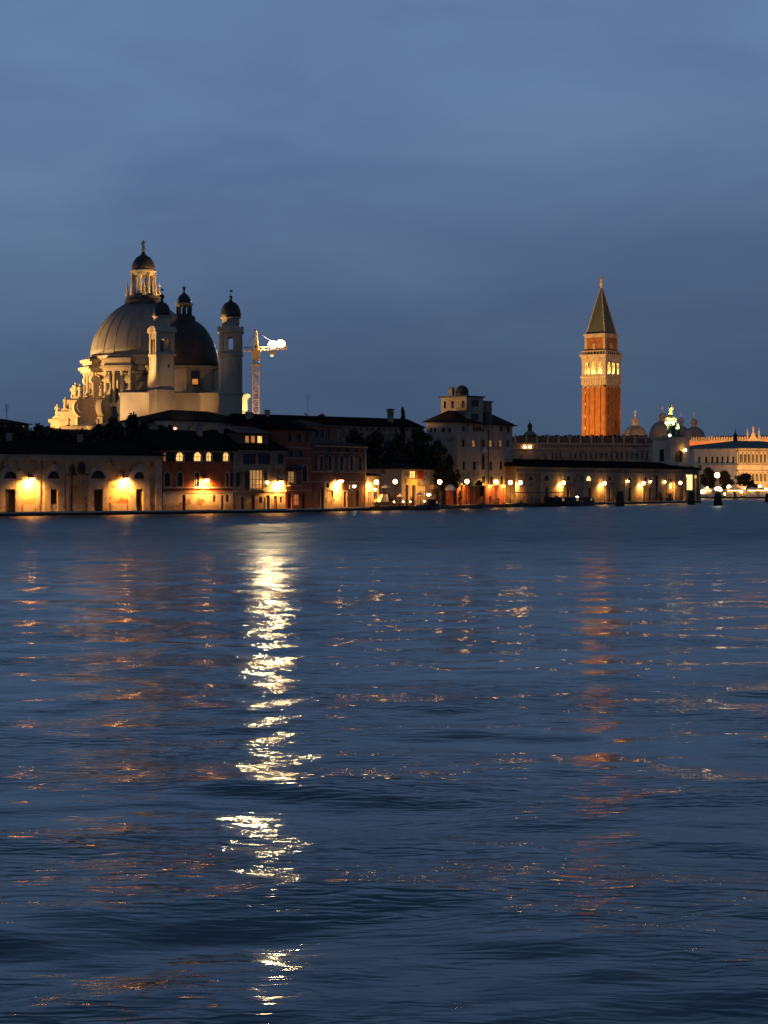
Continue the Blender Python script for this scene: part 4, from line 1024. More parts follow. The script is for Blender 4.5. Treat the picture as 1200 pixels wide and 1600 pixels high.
s = MB(); s.lathe([(12.9, zS(575)), (13.5, zS(573)), (13.2, zS(566)), (14.0, zS(563)), (14.3, zS(560)), (13.3, zS(558.5)), (13.0, zS(556))], n=32); s.build('drum_cornice', M['white_stone'], ch)
s = MB(); s.lathe([(12.6, zS(590)), (13.9, zS(587.5)), (13.9, zS(585.5)), (12.6, zS(584))], n=32); s.build('drum_ledge', M['white_stone'], ch)
prof = [(81, 556), (80.5, 548), (79, 540), (76, 530), (72, 521), (66, 511), (59, 501.5), (51, 493), (42, 485.5), (34, 480), (29, 477)]
s = MB(); s.lathe([(r * kS, zS(y)) for r, y in prof], n=64, rib=.013, nr=32); mdo = s.build('main_dome', M['lead'], ch, True)
dp = [Vector((r * kS, 0, zS(y))) for r, y in prof]
for k in range(24):
    s = MB(); a = R(15 * k + 4); rot = Matrix.Rotation(a, 3, 'Z')
    for p, q in zip(dp, dp[1:]): s.tube(rot @ p, rot @ q, .2, .2, 4)
    s.build('dome_rib', M['lead'], mdo)
s = MB(); s.lathe([(29 * kS, zS(478)), (29.5 * kS, zS(470)), (27 * kS, zS(468)), (26 * kS, zS(463)), (20 * kS, zS(462))], n=16); s.build('lantern_base', M['dark_lead'], ch)
for k in range(8):
    a = R(45 * k + 10); r = 24.5 * kS; s = MB(); x, y = r * math.cos(a), r * math.sin(a)
    s.lathe([(.55, zS(463)), (.5, zS(459)), (.36, zS(457)), (.3, zS(451)), (.05, zS(440))], x, y, 6); s.build('obelisk', M['white_stone'], ch)
lan = MB(); lan.lathe([(18.5 * kS, zS(462)), (18.5 * kS, zS(460)), (17.5 * kS, zS(459.5))], n=16)
for k in range(8):
    a = R(45 * k + 22.5 + 10); r = 15.5 * kS; x, y = r * math.cos(a), r * math.sin(a)
    lan.lathe([(.62, zS(460)), (.5, zS(457)), (.46, zS(434)), (.65, zS(431)), (.65, zS(429))], x, y, 8)
    lan.lathe([(.35, zS(460)), (.3, zS(432)), (.4, zS(429))], x * 1.22, y * 1.22, 6)
lan.lathe([(13 * kS, zS(433)), (18.5 * kS, zS(430)), (20.5 * kS, zS(424)), (20 * kS, zS(422.5)), (16 * kS, zS(421))], n=24)
lan.build('lantern_colonnade', M['white_stone'], ch)
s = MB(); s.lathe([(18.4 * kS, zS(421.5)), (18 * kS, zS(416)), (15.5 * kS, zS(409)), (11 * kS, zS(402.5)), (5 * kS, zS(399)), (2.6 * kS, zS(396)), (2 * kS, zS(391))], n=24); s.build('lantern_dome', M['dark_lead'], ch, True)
s = MB(); s.ball((0, 0, zS(390.5)), .5); statue(s, 0, 0, zS(389.5), 2.3, .3); s.build('dome_statue', M['bronze'], ch, True)

# scroll buttresses: pairs around the drum
def scroll_profile():
    pts = []
    ccx, ccz, R1 = 17.2, 23.6, 2.6
    for k in range(15): a = R(-90 + 205 * k / 14); pts.append((ccx + R1 * math.cos(a) * (1 - .02 * k), ccz + R1 * math.sin(a) * (1 - .02 * k)))
    pts += [(14.7, 26.6), (14.2, 28.4), (14.2, 29.4)]
    for k in range(8): a = R(-60 + 200 * k / 7); pts.append((13.9 + 1.15 * math.cos(a), 30.4 + 1.15 * math.sin(a)))
    pts += [(12.2, 30.5), (12.2, 18.6), (18.6, 18.6), (18.6, 20.9)]
    return pts
sp_ = scroll_profile(); scroll0 = None
for k in range(8):
    for off in (-2.9, 2.9):
        a = R(45 * k + 22.5 + 4)
        if scroll0 is None:
            s = MB(); s.prism(sp_, -.75, .75)
            for yy in (-.95, .75):
                c = [(17.2 + 1.5 * math.cos(2 * PI * q / 14), 23.6 + 1.5 * math.sin(2 * PI * q / 14)) for q in range(14)]; s.prism(c, yy, yy + .2)
            s.box(12.6, 19.6, -1.0, 1.0, 18.0, 18.75)
            statue(s, 17.6, 0, 26.1, 3.2); statue(s, 15.9, 0, 24.6, 2.6)
            scroll0 = s.build('scroll_buttress', M['white_stone'], ch); o = scroll0
        else: o = scroll0.copy(); COL.objects.link(o); o.parent = ch
        o.location = (-math.sin(a) * off, math.cos(a) * off, 0); o.rotation_euler = (0, 0, a)
for k in range(8):
    a = R(45 * k + 22.5 + 4); ca, sa = math.cos(a), math.sin(a)
    W_ = lambda x, y, z, ca=ca, sa=sa: (x * ca - y * sa, x * sa + y * ca, z)
    s = MB(W_); s.box(11.8, 15.3, -3.9, 3.9, 32.4, 33.1); s.box(11.8, 15.9, -4.3, 4.3, 33.1, 33.7); s.box(11.8, 14.9, -3.6, 3.6, 33.7, 35.0); s.box(11.8, 15.5, -4.0, 4.0, 35.0, 35.6)
    for y in (-3.3, -1.1, 1.1, 3.3): s.lathe([(.5, 24.5), (.42, 25), (.38, 31.4), (.6, 32.4)], 14.4, y, 8)
    s.box(11.8, 15.2, -3.9, 3.9, 23.6, 24.5); s.build('corner_entablature', M['white_stone'], ch)
# lit entrance fronts at the left foot of the church
for px, py0, py1, wdt, D, st in ((88.5, 664, 655, 3.0, 484, 2.6), (101, 664, 643, 2.6, 482, 2.4), (117, 666, 625, 3.0, 480, 3.2), (128, 672, 657, 9.6, 473, 0)):
    x = lx(px, D); y = ly(D); s = MB(); z1 = zS(py1 + 9, D) if not st else zS(py1, D)
    s.box(x - wdt / 2, x + wdt / 2, y, y + 2.5, 0, z1 - .8); s.box(x - wdt / 2 - .5, x + wdt / 2 + .5, y - .5, y + 2.6, z1 - .8, z1); s.box(x - wdt / 2 - .25, x + wdt / 2 + .25, y - .25, y + 2.55, z1 - 2.6, z1 - 2.3)
    if st:
        s.prism([(x - wdt / 2, z1), (x + wdt / 2, z1), (x, z1 + 1.3)], y, y + 2); statue(s, x, y + 1, z1 + 1.2, st)
    else:
        statue(s, x - wdt * .36, y + .6, z1, 2.3); statue(s, x + wdt * .4, y + .6, z1, 2.2)
    s.build('chapel_front', M['white_stone'], ch)

# minor dome
mD = 463.0; kM = mD / F; mx_, my_ = lx(289.5, mD), ly(mD); zM = lambda y: Z(y, mD) - QZ
s = MB(); mr_ = 50 * kM
s.lathe([(mr_, 10), (mr_, zM(579)), (mr_ + .6, zM(577)), (mr_ + .7, zM(574.5)), (mr_, zM(573))], mx_, my_, 32)
for k in range(12):
    a = R(30 * k + 8); x, y = mx_ + mr_ * math.cos(a), my_ + mr_ * math.sin(a); s.tube((x, y, 12), (x, y, zM(579)), .4, n=6)
s.build('minor_drum', M['white_stone'], ch)
prof = [(51.5, 573), (52, 565), (51, 556), (48.5, 545), (44, 533), (38, 522), (30.5, 512), (24, 506), (18.5, 502.5)]
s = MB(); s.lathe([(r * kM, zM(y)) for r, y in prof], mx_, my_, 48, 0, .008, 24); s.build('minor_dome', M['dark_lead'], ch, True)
lm = MB(); lm.lathe([(18.5 * kM, zM(503)), (17.5 * kM, zM(495)), (14.5 * kM, zM(493.5)), (13 * kM, zM(491.5))], mx_ - .3, my_, 12)
for k in range(8): a = R(45 * k + 14); lm.lathe([(.3, zM(492)), (.26, zM(478.5))], mx_ - .3 + 10.5 * kM * math.cos(a), my_ + 10.5 * kM * math.sin(a), 6)
lm.build('minor_lantern', M['dark_lead'], ch)
s = MB(); s.lathe([(10 * kM, zM(480)), (13.5 * kM, zM(477.5)), (14.2 * kM, zM(474.5)), (11 * kM, zM(473.5))], mx_ - .3, my_, 20); s.build('minor_lantern_cornice', M['white_stone'], ch)
s = MB(); s.lathe([(11 * kM, zM(474)), (10.5 * kM, zM(468)), (8 * kM, zM(463)), (4 * kM, zM(459.5)), (1.5 * kM, zM(457)), (1.2 * kM, zM(452))], mx_ - .3, my_, 20); s.ball((mx_ - .3, my_, zM(451.5)), .4); s.tube((mx_ - .3, my_, zM(451)), (mx_ - .3, my_, zM(446)), .14, .08); s.tube((mx_ - .9, my_, zM(449)), (mx_ + .3, my_, zM(449)), .08); s.build('minor_lantern_cap', M['dark_lead'], ch, True)
# lit window in the minor drum
wy = my_ - mr_ - .02; wxc = lx(305, mD - 7.5); s = MB(); dz0, dz1 = zM(603.5), zM(584)
s.box(wxc - 1.0, wxc + 1.0, wy - .1, wy + 1.2, dz0 - .2, dz1 + .2); fr_ = s.build('window', M['wood'], ch)
s = MB(); s.box(wxc - .7, wxc + .7, wy - .16, wy - .1, dz0 + .05, zM(595)); s.build('pane', M['orange_window'], fr_)
s = MB(); s.box(wxc - .7, wxc + .7, wy - .15, wy - .1, zM(594), dz1 - .1); s.build('pane', M['glass'], fr_)

# presbytery body, apse wing and roofs
def block(name, x0, x1, D, dep, ytop, mat, corn=True, roofh=0):
    a, e = lx(x0, D), lx(x1, D); y = ly(D); zt = zS(ytop, D); b = MB(); b.box(a, e, y, y + dep, 0, zt); o = b.build(name, M[mat], ch)
    if corn: c = MB(); c.box(a - .35, e + .35, y - .35, y + .6, zt + .003, zt + .55); c.box(a - .15, e + .15, y - .16, y + .5, zt - .55, zt + .002); c.build('cornice', M['white_stone'], o)
    if roofh:
        r = MB(); r.poly([(a - .3, y - .3, zt + .56), (e + .3, y - .3, zt + .56), (e + .3, y + dep, zt + roofh), (a - .3, y + dep, zt + roofh)]); r.poly([(a - .3, y - .3, zt + .56), (a - .3, y + dep, zt + roofh), (a - .3, y + dep, zt + .56)]); r.poly([(e + .3, y - .3, zt + .56), (e + .3, y + dep, zt + .56), (e + .3, y + dep, zt + roofh)]); r.build('lean_to_roof', M['dark_lead'], o)
    return o
block('sacristy_block', 187.5, 237, 453, 14, 617, 'white_stone', True, 1.9)
block('presbytery_block', 274, 352, 452, 14, 617.5, 'white_stone', True, 1.9)
b_ = MB(); a, e = lx(351, 453), lx(374, 453); y = ly(453)
b_.prism([(a, 0), (e, 0), (e, zS(640, 453)), (a, zS(616, 453))], y, y + 1.2); b_.build('raking_buttress', M['white_stone'], ch)
s = MB(); x = lx(181, 476); s.prism([(x - .95, 8)] + arch_pts(x - .95, x + .95, zS(613, 476), 8, .95) + [(x + .95, 8)], ly(477.2), ly(477.3)); s.build('arched_window', M['glass'], ch)


def bell_turret(cpx, D, wdt, ang, ys, label_open):
    """square tower: base, shaft, belfry with openings, segmental pediments, octagon and small dome"""
    yb, ysh, ybel, ycor, yoc, ydm, yball = ys; k = D / F; z = lambda yy: Z(yy, D) - QZ
    cxw, cyw = lx(cpx, D), ly(D); ca, sa = math.cos(ang), math.sin(ang); h2 = wdt / 2
    def W_(x, y, zz): return (cxw + x * ca - y * sa, cyw + x * sa + y * ca, zz)
    T4 = [lambda u, v, zz: W_(u - h2, -h2 + v, zz), lambda u, v, zz: W_(-h2 + v, h2 - u, zz), lambda u, v, zz: W_(h2 - v, u - h2, zz), lambda u, v, zz: W_(h2 - u, h2 - v, zz)]
    s = MB(W_); s.box(-h2 - .12, h2 + .12, -h2 - .12, h2 + .12, 0, z(yb)); s.box(-h2 - .4, h2 + .4, -h2 - .4, h2 + .4, z(yb), z(yb) + .5)
    s.box(-h2, h2, -h2, h2, z(yb) + .5, z(ysh)); s.box(-h2 - .35, h2 + .35, -h2 - .35, h2 + .35, z(ysh), z(ysh) + .45)
    for T in T4:
        s.T = T
        for u in (.32, wdt - .32): s.box(u - .3, u + .3, -.12, -.001, z(yb) + .5, z(ysh) - .003)
    t = s.build('bell_turret', M['white_stone'], ch)
    s = MB(); zb = z(ysh) + .45; hb = z(ycor) - zb
    for T in T4:
        if label_open == 2: ops = [(wdt * .5 - 1.35, wdt * .5 - .2, .5, hb * .72, True), (wdt * .5 + .2, wdt * .5 + 1.35, .5, hb * .72, True)]
        else: ops = [(wdt * .5 - .62, wdt * .5 + .62, .9, hb * .78, True)]
        wall_face(s, lambda u, v, zz, T=T: T(u, v, zz + zb), wdt, hb, ops, .5); s.T = T
        for u in (.36, wdt - .36): s.box(u - .36, u + .36, -.16, -.002, zb, zb + hb - .003)
    s.build('belfry', M['white_stone'], t)
    s = MB(W_); zc = z(ycor); s.box(-h2 - .5, h2 + .5, -h2 - .5, h2 + .5, zc, zc + .35); s.box(-h2 - .1, h2 + .1, -h2 - .1, h2 + .1, zc + .35, zc + .9)
    for T in T4:
        s.T = T; n = 9; pts = [(-.5, zc + .36)] + [(wdt / 2 - (wdt / 2 + .5) * math.cos(PI * q / n), zc + .36 + 1.15 * math.sin(PI * q / n)) for q in range(1, n)] + [(wdt + .5, zc + .36)]
        s.prism(pts, -.48, .1)
    s.build('curved_pediment', M['white_stone'], t)
    s = MB(W_); ro = h2 * .86; s.lathe([(ro, zc + .5), (ro, z(yoc) - .5), (ro + .35, z(yoc) - .3), (ro + .4, z(yoc))], 0, 0, 8, R(22.5)); s.build('octagon', M['white_stone'], t)
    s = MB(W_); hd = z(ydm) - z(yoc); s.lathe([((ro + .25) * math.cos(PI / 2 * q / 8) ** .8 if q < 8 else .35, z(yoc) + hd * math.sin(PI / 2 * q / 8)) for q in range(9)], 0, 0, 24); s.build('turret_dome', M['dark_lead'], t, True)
    s = MB(W_); zt = z(ydm); zbq = z(yball); rr = (zbq - zt) * .30; s.lathe([(.5, zt - .1), (.32, zt + .4), (.3, zbq - rr * 2)], 0, 0, 8); s.ball((0, 0, zbq - rr), rr * 1.15); s.tube((0, 0, zbq), (0, 0, zbq + 1.5), .07); s.box(-.25, .45, -.04, .04, zbq + .9, zbq + 1.3); s.build('turret_finial', M['dark_lead'], t)
    return t, T4, z


t1, T4a, z1_ = bell_turret(253, 446, 4.3, R(28), (613, 557, 557, 520, 493.5, 472, 460), 2)
s = MB(T4a[0]); s.box(2.75, 3.25, -.02, .02, z1_(575), z1_(570)); s.build('slit_window', M['glass'], t1)
t2, T4b, z2_ = bell_turret(360.5, 451, 5.1, R(3), (617, 556, 556, 520, 495.5, 471, 462), 1)

# yellow-lit scroll gable behind the right bell tower
g = thing('scroll_gable', 'narrow yellow-lit wall with a curled top between right bell tower and crane', 'gable wall', (*P(382, 700, 468).xy, QZ))
zz = lambda y: Z(y, 468) - QZ; s = MB()
s.prism([(-.75, 0), (.65, 0), (.65, zz(625)), (.8, zz(621)), (1.35, zz(619)), (1.3, zz(616)), (.6, zz(615)), (-.2, zz(617)), (-.75, zz(622))], 0, 3); s.build('wall', M['istria'], g)
s = MB(); s.box(-.9, .8, -.15, 3.1, zz(646), zz(644)); s.build('plinth', M['trim'], g)

# ================================================================== annex with hipped roof and long dark wing
fx = Fac(Vector(((268 - 600) / F * 418, 418)), Vector(((400 - 600) / F * 440, 440)))
h = House('church_annex', 'low annex with dark hipped roof and lit pale wall strip below the church', 'annex', fx, 268, 402, 659.5, 16)
h.band('cornice', 268.5, 401, 659.7, 661.5, 'istria', .3); h.finish(M['pale_plaster']); h.roof('hip', 2.7)

fy = Fac(Vector(((392 - 600) / F * 425, 425)), Vector(((662 - 600) / F * 462, 462)))
h = House('long_wing', 'very long dark-roofed wing running behind the waterfront houses to the tall pale building', 'monastery wing', fy, 392, 661, 664.5, 12)
for px in range(545, 655, 9): h.win(px, px + 2.4, 668, 674, 'glass', None)
s = MB(); s.box(-.1, h.L + .1, -.3, 0, h.H - .3, h.H + .03); s.build('cornice', M['trim'], h.root)
h.finish(M['grey_plaster']); h.roof('gable', 2.2); h.chimney(h.lu(626), 3.5, h.H + 1.0, 2.7, 1.1, 'cream'); h.chimney(h.lu(440), 5, h.H + 1.6, .9, .8)
# dark houses among the trees on the left
fh = Fac(Vector(((70 - 600) / F * 334, 334)), Vector(((215 - 600) / F * 352, 352)))
h = House('dark_garden_house', 'dark house among the trees at left with a few small lit panes', 'house', fh, 84, 205, 680, 6)
for px in (92, 112): h.win(px, px + 2.4, 682, 686, 'orange_window', None)
h.win(179, 182, 683, 686, 'warm_window', None); h.win(190, 194, 682, 685, 'orange_window', None)
h.finish(M['dark_plaster']); h.roof('hip', 1.0)
fh2 = Fac(Vector(((-30 - 600) / F * 352, 352)), Vector(((60 - 600) / F * 362, 362)))
h = House('far_left_house', 'dark roofed house at the far left edge with two tiny lit panes', 'house', fh2, -20, 45, 662.5, 7)
h.win(8.5, 11.5, 664, 667, 'orange_window', None); h.win(36, 38.5, 665, 668, 'orange_window', None)
h.finish(M['dark_plaster']); h.roof('hip', 1.0)
an = thing('roof_antenna', 'thin roof antenna above the far left house against the sky', 'antenna', (*P(10.5, 660, 356).xy, Z(664, 356)))
s = MB(); s.tube((0, 0, -2), (0, 0, 3.9), .06); 
for k in range(4): s.tube((-.5 + .05 * k, 0, 3.7 - .35 * k), (.5 - .05 * k, 0, 3.7 - .35 * k), .04)
s.build('mast', M['iron'], an)
an2 = thing('radio_mast', 'hair-thin mast on the skyline right of the crane', 'antenna', (*P(481, 650, 455).xy, Z(652, 455)))
s = MB(); s.tube((0, 0, -4), (0, 0, 5.6), .05); s.tube((-.4, 0, 4.8), (.4, 0, 4.8), .04); s.build('mast', M['iron'], an2)
al_ = thing('roof_lamp', 'small red warning lamp on a dark roof below the left bell tower', 'lamp', (*P(273.5, 670, 412).xy, Z(672.5, 412)))
s = MB(); s.tube((0, 0, -3), (0, 0, .2), .06); s.build('post', M['iron'], al_); s = MB(); s.ball((0, 0, .42), .36, rz=.25); s.build('glass', M['red_lamp'], al_)

# ================================================================== crane
kD = 520.0; kp = P(400, 700, kD); cr_ = thing('tower_crane', 'tower crane with two blazing floodlights on its jib beside the church', 'crane', (kp.x, kp.y, QZ))
kz = lambda y: Z(y, kD) - QZ; kx_ = lambda px: (px - 400) / F * kD
s = MB(); hw = .85; z0, z1 = 0, kz(551)
for sx_ in (-1, 1):
    for sy_ in (-1, 1): s.box(sx_ * hw - .11, sx_ * hw + .11, sy_ * hw - .11, sy_ * hw + .11, z0, z1)
n = 22
for k in range(n):
    a, e = z0 + (z1 - z0) * k / n, z0 + (z1 - z0) * (k + 1) / n
    for q in range(4):
        p = [(-hw, -hw), (hw, -hw), (hw, hw), (-hw, hw)]; A_, B_ = p[q], p[(q + 1) % 4]
        if k % 2: A_, B_ = B_, A_
        s.tube((*A_, a), (*B_, e), .09, n=4); s.tube((*A_, e), (*B_, e), .08, n=4)
s.build('mast', M['crane_steel'], cr_)
s = MB(); s.box(-1.2, 1.2, -1.2, 1.2, kz(571), kz(569.5)); s.build('mast_collar', M['crane_steel'], cr_); s = MB(); s.box(-1.0, 1.0, -1.0, 1.0, kz(562), kz(551)); s.box(-1.25, 1.25, -1.25, 1.25, kz(551), kz(548)); s.build('slewing_unit', M['crane_steel'], cr_)
s = MB(); s.frustum(0, 0, kz(548), kz(517), .7, .7, .25, .25); s.tube((0, 0, kz(517)), (-.5, 0, kz(515)), .3, .1); s.build('tower_head', M['crane_steel'], cr_)
s = MB()
x0, x1 = kx_(380), kx_(449); zl = lambda x: kz(548.5) + (x - x0) / (x1 - x0) * .5
for yy in (-.55, .55): s.tube((x0, yy, zl(x0)), (x1, yy, zl(x1)), .1, n=4)
s.tube((x0, 0, zl(x0) + 1.0), (x1, 0, zl(x1) + .7), .1, n=4)
for k in range(14):
    a, e = x0 + (x1 - x0) * k / 14, x0 + (x1 - x0) * (k + 1) / 14; m_ = (a + e) / 2
    for yy in (-.55, .55): s.tube((a, yy, zl(a)), (m_, 0, zl(m_) + .9), .06, n=4); s.tube((m_, 0, zl(m_) + .9), (e, yy, zl(e)), .06, n=4)
s.build('jib', M['crane_steel'], cr_)
s = MB(); s.tube((-.2, 0, kz(519)), (x0 + .6, 0, zl(x0) + 1), .04, n=4); s.tube((.2, 0, kz(519)), (kx_(436), 0, zl(x1) + .9), .04, n=4); s.build('stay_cable', M['iron'], cr_)
s = MB(); s.box(kx_(420), kx_(431.5), -.7, .7, kz(552), kz(549.3)); s.frustum(kx_(425.5), 0, kz(555.5), kz(552), .4, .4, .8, .6); s.build('trolley', M['crane_steel'], cr_)
for px, py in ((426, 538.5), (438.5, 537)):
    x = kx_(px); z = kz(py); s = MB(); s.tube((x, 0, kz(545)), (x, 0, z - .9), .12)
    fl_ = s.build('floodlight', M['iron'], cr_); s = MB(); s.ball((x, 0, z), 1.2, .85, 1.0); s.build('lamp_glass', M['flood'], fl_, True)
s = MB(); s.ball((kx_(425), -.3, kz(555.8)), .42, .4, .25); s.build('work_lamp', M['dim_lamp'], cr_, True)

# ================================================================== trees
def tree(name, label, px, top, halfw, D, seed, kind='round', mat='foliage', z0=QZ, low=.25, cat='tree', group=None):
    rng = random.Random(seed); p = P(px, 700, D); Ht = Z(top, D) - z0; rx = halfw / F * D
    t = thing(name, label, cat, (p.x, p.y, z0), rng.random() * 6, group)
    zc0 = Ht * low; clumps = []
    if kind == 'cypress':
        for k in range(16): f = k / 15; clumps.append((rng.uniform(-.15, .15) * rx, rng.uniform(-.15, .15) * rx, zc0 + (Ht - zc0) * f, rx * (1 - f) ** .6 * .75 + .15, (Ht - zc0) * .07))
    else:
        for k in range(22):
            a = rng.random() * 2 * PI; f = rng.random() ** .5; h = rng.random()
            rr = rx * .78 * f * math.sqrt(max(.08, 1 - (2 * h - .85) ** 2 * .75)); zz_ = zc0 + (Ht - zc0) * (.10 + .76 * h)
            clumps.append((rr * math.cos(a), rr * math.sin(a), zz_, rx * rng.uniform(.36, .52), min(rx, (Ht - zc0) * .5) * rng.uniform(.28, .46)))
        clumps.append((0, 0, Ht * .9, rx * .3, Ht * .09)); clumps.append((0, 0, (zc0 + Ht) / 2, rx * .6, (Ht - zc0) * .34))
    b = MB(); th = Ht * (.8 if kind != 'cypress' else .9); r0 = max(.14, Ht * .022)
    pts = [(0, 0, -.1), (rng.uniform(-.2, .2), rng.uniform(-.2, .2), th * .35), (rng.uniform(-.4, .4), rng.uniform(-.4, .4), th * .7), (0, 0, th)]
    for q in range(3): b.tube(pts[q], pts[q + 1], r0 * (1 - .28 * q), r0 * (1 - .28 * (q + 1)), 7)
    for c in clumps[:10]:
        st = pts[1] if c[2] < Ht * .6 else pts[2]; b.tube(st, (c[0] * .9, c[1] * .9, c[2]), r0 * .4, r0 * .12, 5)
    b.build('trunk', M['bark'], t)
    b = MB(); area = rx * (Ht - zc0); n = int(min(5200, max(900, 85 * area)))
    for _ in range(n):
        c = clumps[rng.randrange(len(clumps))]
        u = rng.uniform(-1, 1); a = rng.random() * 2 * PI; rr = rng.random() ** .38; q = math.sqrt(1 - u * u)
        x, y, zq = c[0] + c[3] * rr * q * math.cos(a), c[1] + c[3] * rr * q * math.sin(a), c[2] + c[4] * rr * u
        s_ = rng.uniform(.2, .42); d1 = Vector((rng.gauss(0, 1), rng.gauss(0, 1), rng.gauss(0, .6))).normalized(); d2 = d1.cross(Vector((rng.gauss(0, 1), rng.gauss(0, 1), rng.gauss(0, 1)))).normalized()
        e = Vector((x, y, zq)); A_ = d1 * s_ * 1.3; B_ = d2 * s_ * .7
        b.poly([e - A_, e + B_, e + A_, e - B_])
    b.build('crown', M[mat], t); return t


G1 = 'trees behind the long warehouse'
tree('broadleaf_tree', 'rounded dark tree at the far left edge beside the roof antenna', -3, 656, 24, 372, 1, group=G1)
tree('broadleaf_tree', 'low dark tree between the far left house and the small domed tree', 33, 663, 20, 350, 2, group=G1)
tree('broadleaf_tree', 'small dome-shaped dark tree left of the floodlit church front', 59, 657, 18, 362, 3, low=.3, group=G1)
tree('broadleaf_tree', 'low dark tree in front of the leftmost church statues', 88, 669, 17, 356, 4, group=G1)
tree('broadleaf_tree', 'dark tree below the small lit chapel front of the church', 118, 669, 26, 357, 5, group=G1)
tree('broadleaf_tree', 'dark tree under the scroll buttresses of the church', 148, 664, 20, 360, 6, group=G1)
tree('broadleaf_tree', 'dark tree below the tall arched window of the church drum', 176, 648, 20, 361, 7, group=G1)
tree('broadleaf_tree', 'tallest dark tree of the left clump, in front of the sacristy wall', 207, 642, 27, 362, 8, group=G1)
tree('broadleaf_tree', 'dark tree at the foot of the left bell tower', 236, 650, 22, 360, 9, group=G1)
tree('broadleaf_tree', 'low dark tree above the joint of long warehouse and red house', 264, 663, 22, 352, 10, group=G1)
for px_, tp_, sd_, lab_ in ((-22, 661, 41, 'dark tree at the left edge behind the long warehouse roof, partly out of the photo'), (47, 667, 42, 'dark tree behind the warehouse roof below the small domed tree'), (104, 669, 43, 'dark tree behind the warehouse roof below the lit chapel fronts'), (128, 667, 44, 'dark tree behind the warehouse roof below the church scrolls'), (186, 656, 45, 'dark tree behind the warehouse roof right of the arched church window'), (252, 662, 46, 'dark tree behind the joint of warehouse and red house roofs')):
    tree('broadleaf_tree', lab_, px_, tp_, 24, 334 if px_ < 200 else 345, sd_, group=G1)
tree('broadleaf_tree', 'dark tree behind the left end of the long warehouse roof', 14, 660, 34, 329, 31, group=G1)
tree('broadleaf_tree', 'dark spreading tree behind the middle of the long warehouse roof', 74, 664, 34, 331, 32, group=G1)
tree('broadleaf_tree', 'dark spreading tree behind the right half of the long warehouse roof', 156, 660, 34, 333, 33, group=G1)
tree('broadleaf_tree', 'dark spreading tree behind the right end of the long warehouse roof', 222, 655, 34, 338, 34, group=G1)
tree('broadleaf_tree', 'small round treetop on the skyline left of its twin above the long wing roof', 478, 642.5, 9, 468, 11, low=.6)
tree('broadleaf_tree', 'small round treetop on the skyline right of its twin above the long wing roof', 503, 642.5, 9, 470, 12, low=.6)
G2 = 'garden trees between the brick palazzo and the tall pale building'
tree('broadleaf_tree', 'dark tree rising right behind the brick palazzo eaves', 552, 668, 22, 408, 13, group=G2)
tree('broadleaf_tree', 'dark garden tree above the yellow-lit cottage', 588, 671, 24, 406, 14, group=G2)
tree('cypress_tree', 'tall narrow dark cypress beside the pale chimney of the long wing', 629, 643, 7.5, 430, 15, 'cypress', low=.1)
tree('broadleaf_tree', 'large dark garden tree behind the low restaurant', 620, 675, 26, 398, 16, group=G2)
tree('broadleaf_tree', 'largest dark garden tree leaning against the tall pale building', 655, 665, 26, 401, 17, group=G2)
tree('broadleaf_tree', 'dark garden tree covering the left wall of the tall pale building', 684, 684, 22, 397, 18, group=G2)
tree('broadleaf_tree', 'low dark tree at the front corner of the tall pale building', 702, 709, 15, 396.5, 19, low=.1, group=G2)
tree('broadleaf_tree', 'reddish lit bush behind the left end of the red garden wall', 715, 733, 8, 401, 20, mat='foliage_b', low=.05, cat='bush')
tree('broadleaf_tree', 'dark low garden tree left of the low restaurant', 605, 705, 18, 396, 21, low=.08, group=G2)
tree('broadleaf_tree', 'dark low garden tree just behind the yellow-lit cottage', 581, 712, 14, 388, 22, low=.08, group=G2)
tree('broadleaf_tree', 'dark low tree behind the middle of the restaurant roof', 662, 706, 24, 398, 23, low=.06, group=G2)
tree('garden_bush', 'dark bush on top of the red garden wall between its two lamps', 749, 750, 6, 411, 24, low=.3, cat='bush')
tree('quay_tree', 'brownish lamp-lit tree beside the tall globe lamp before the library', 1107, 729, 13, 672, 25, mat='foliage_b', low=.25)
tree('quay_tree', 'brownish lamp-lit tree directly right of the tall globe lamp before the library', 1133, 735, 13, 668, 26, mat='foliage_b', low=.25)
tree('quay_tree', 'dark green umbrella-shaped tree before the lower library arches', 1162, 739, 15, 666, 27, low=.45)
tree('quay_tree', 'small dark green tree leaning to the right of the umbrella-shaped tree', 1175, 749, 9, 664, 28, low=.3)

# ================================================================== street lamps
GL = 'street lamps along the waterfront'


def bracket_lamp(px, py, label, out=.95):
    f = f1 if px < 446 else f2
    g_ = f.off(out); q = g_.pt(g_.u(px)); zc = Z(py, q.y)
    t = thing('wall_lamp', label, 'street lamp', (q.x, q.y, zc), f.ang, GL)
    s = MB(); s.tube((0, out - .02, .75), (0, .1, .62), .045); s.tube((0, out - .02, .15), (0, out * .45, .66), .035); s.box(-.12, .12, out - .05, out, .0, .9); s.build('bracket', M['iron'], t)
    s = MB(); s.lathe([(.52, .10), (.46, .2), (.2, .42), (.07, .55), (.05, .66)], n=14); s.build('hood', M['iron'], t)
    s = MB(); s.ball((0, 0, .06), .43, .43, .36, 14, 8, 0, .62); s.build('globe', M['globe_wall'], t, True)
    n = Vector((-f.d.y, f.d.x)); lo = Vector((q.x, q.y, zc - .40)) + Vector((n.x, n.y, 0)) * .05
    spot('wall_lamp_beam', lo, lo + Vector((n.x * 1.1, n.y * 1.1, -1)), 8800, (1, .44, .09), 168, .6, .16)
    return t


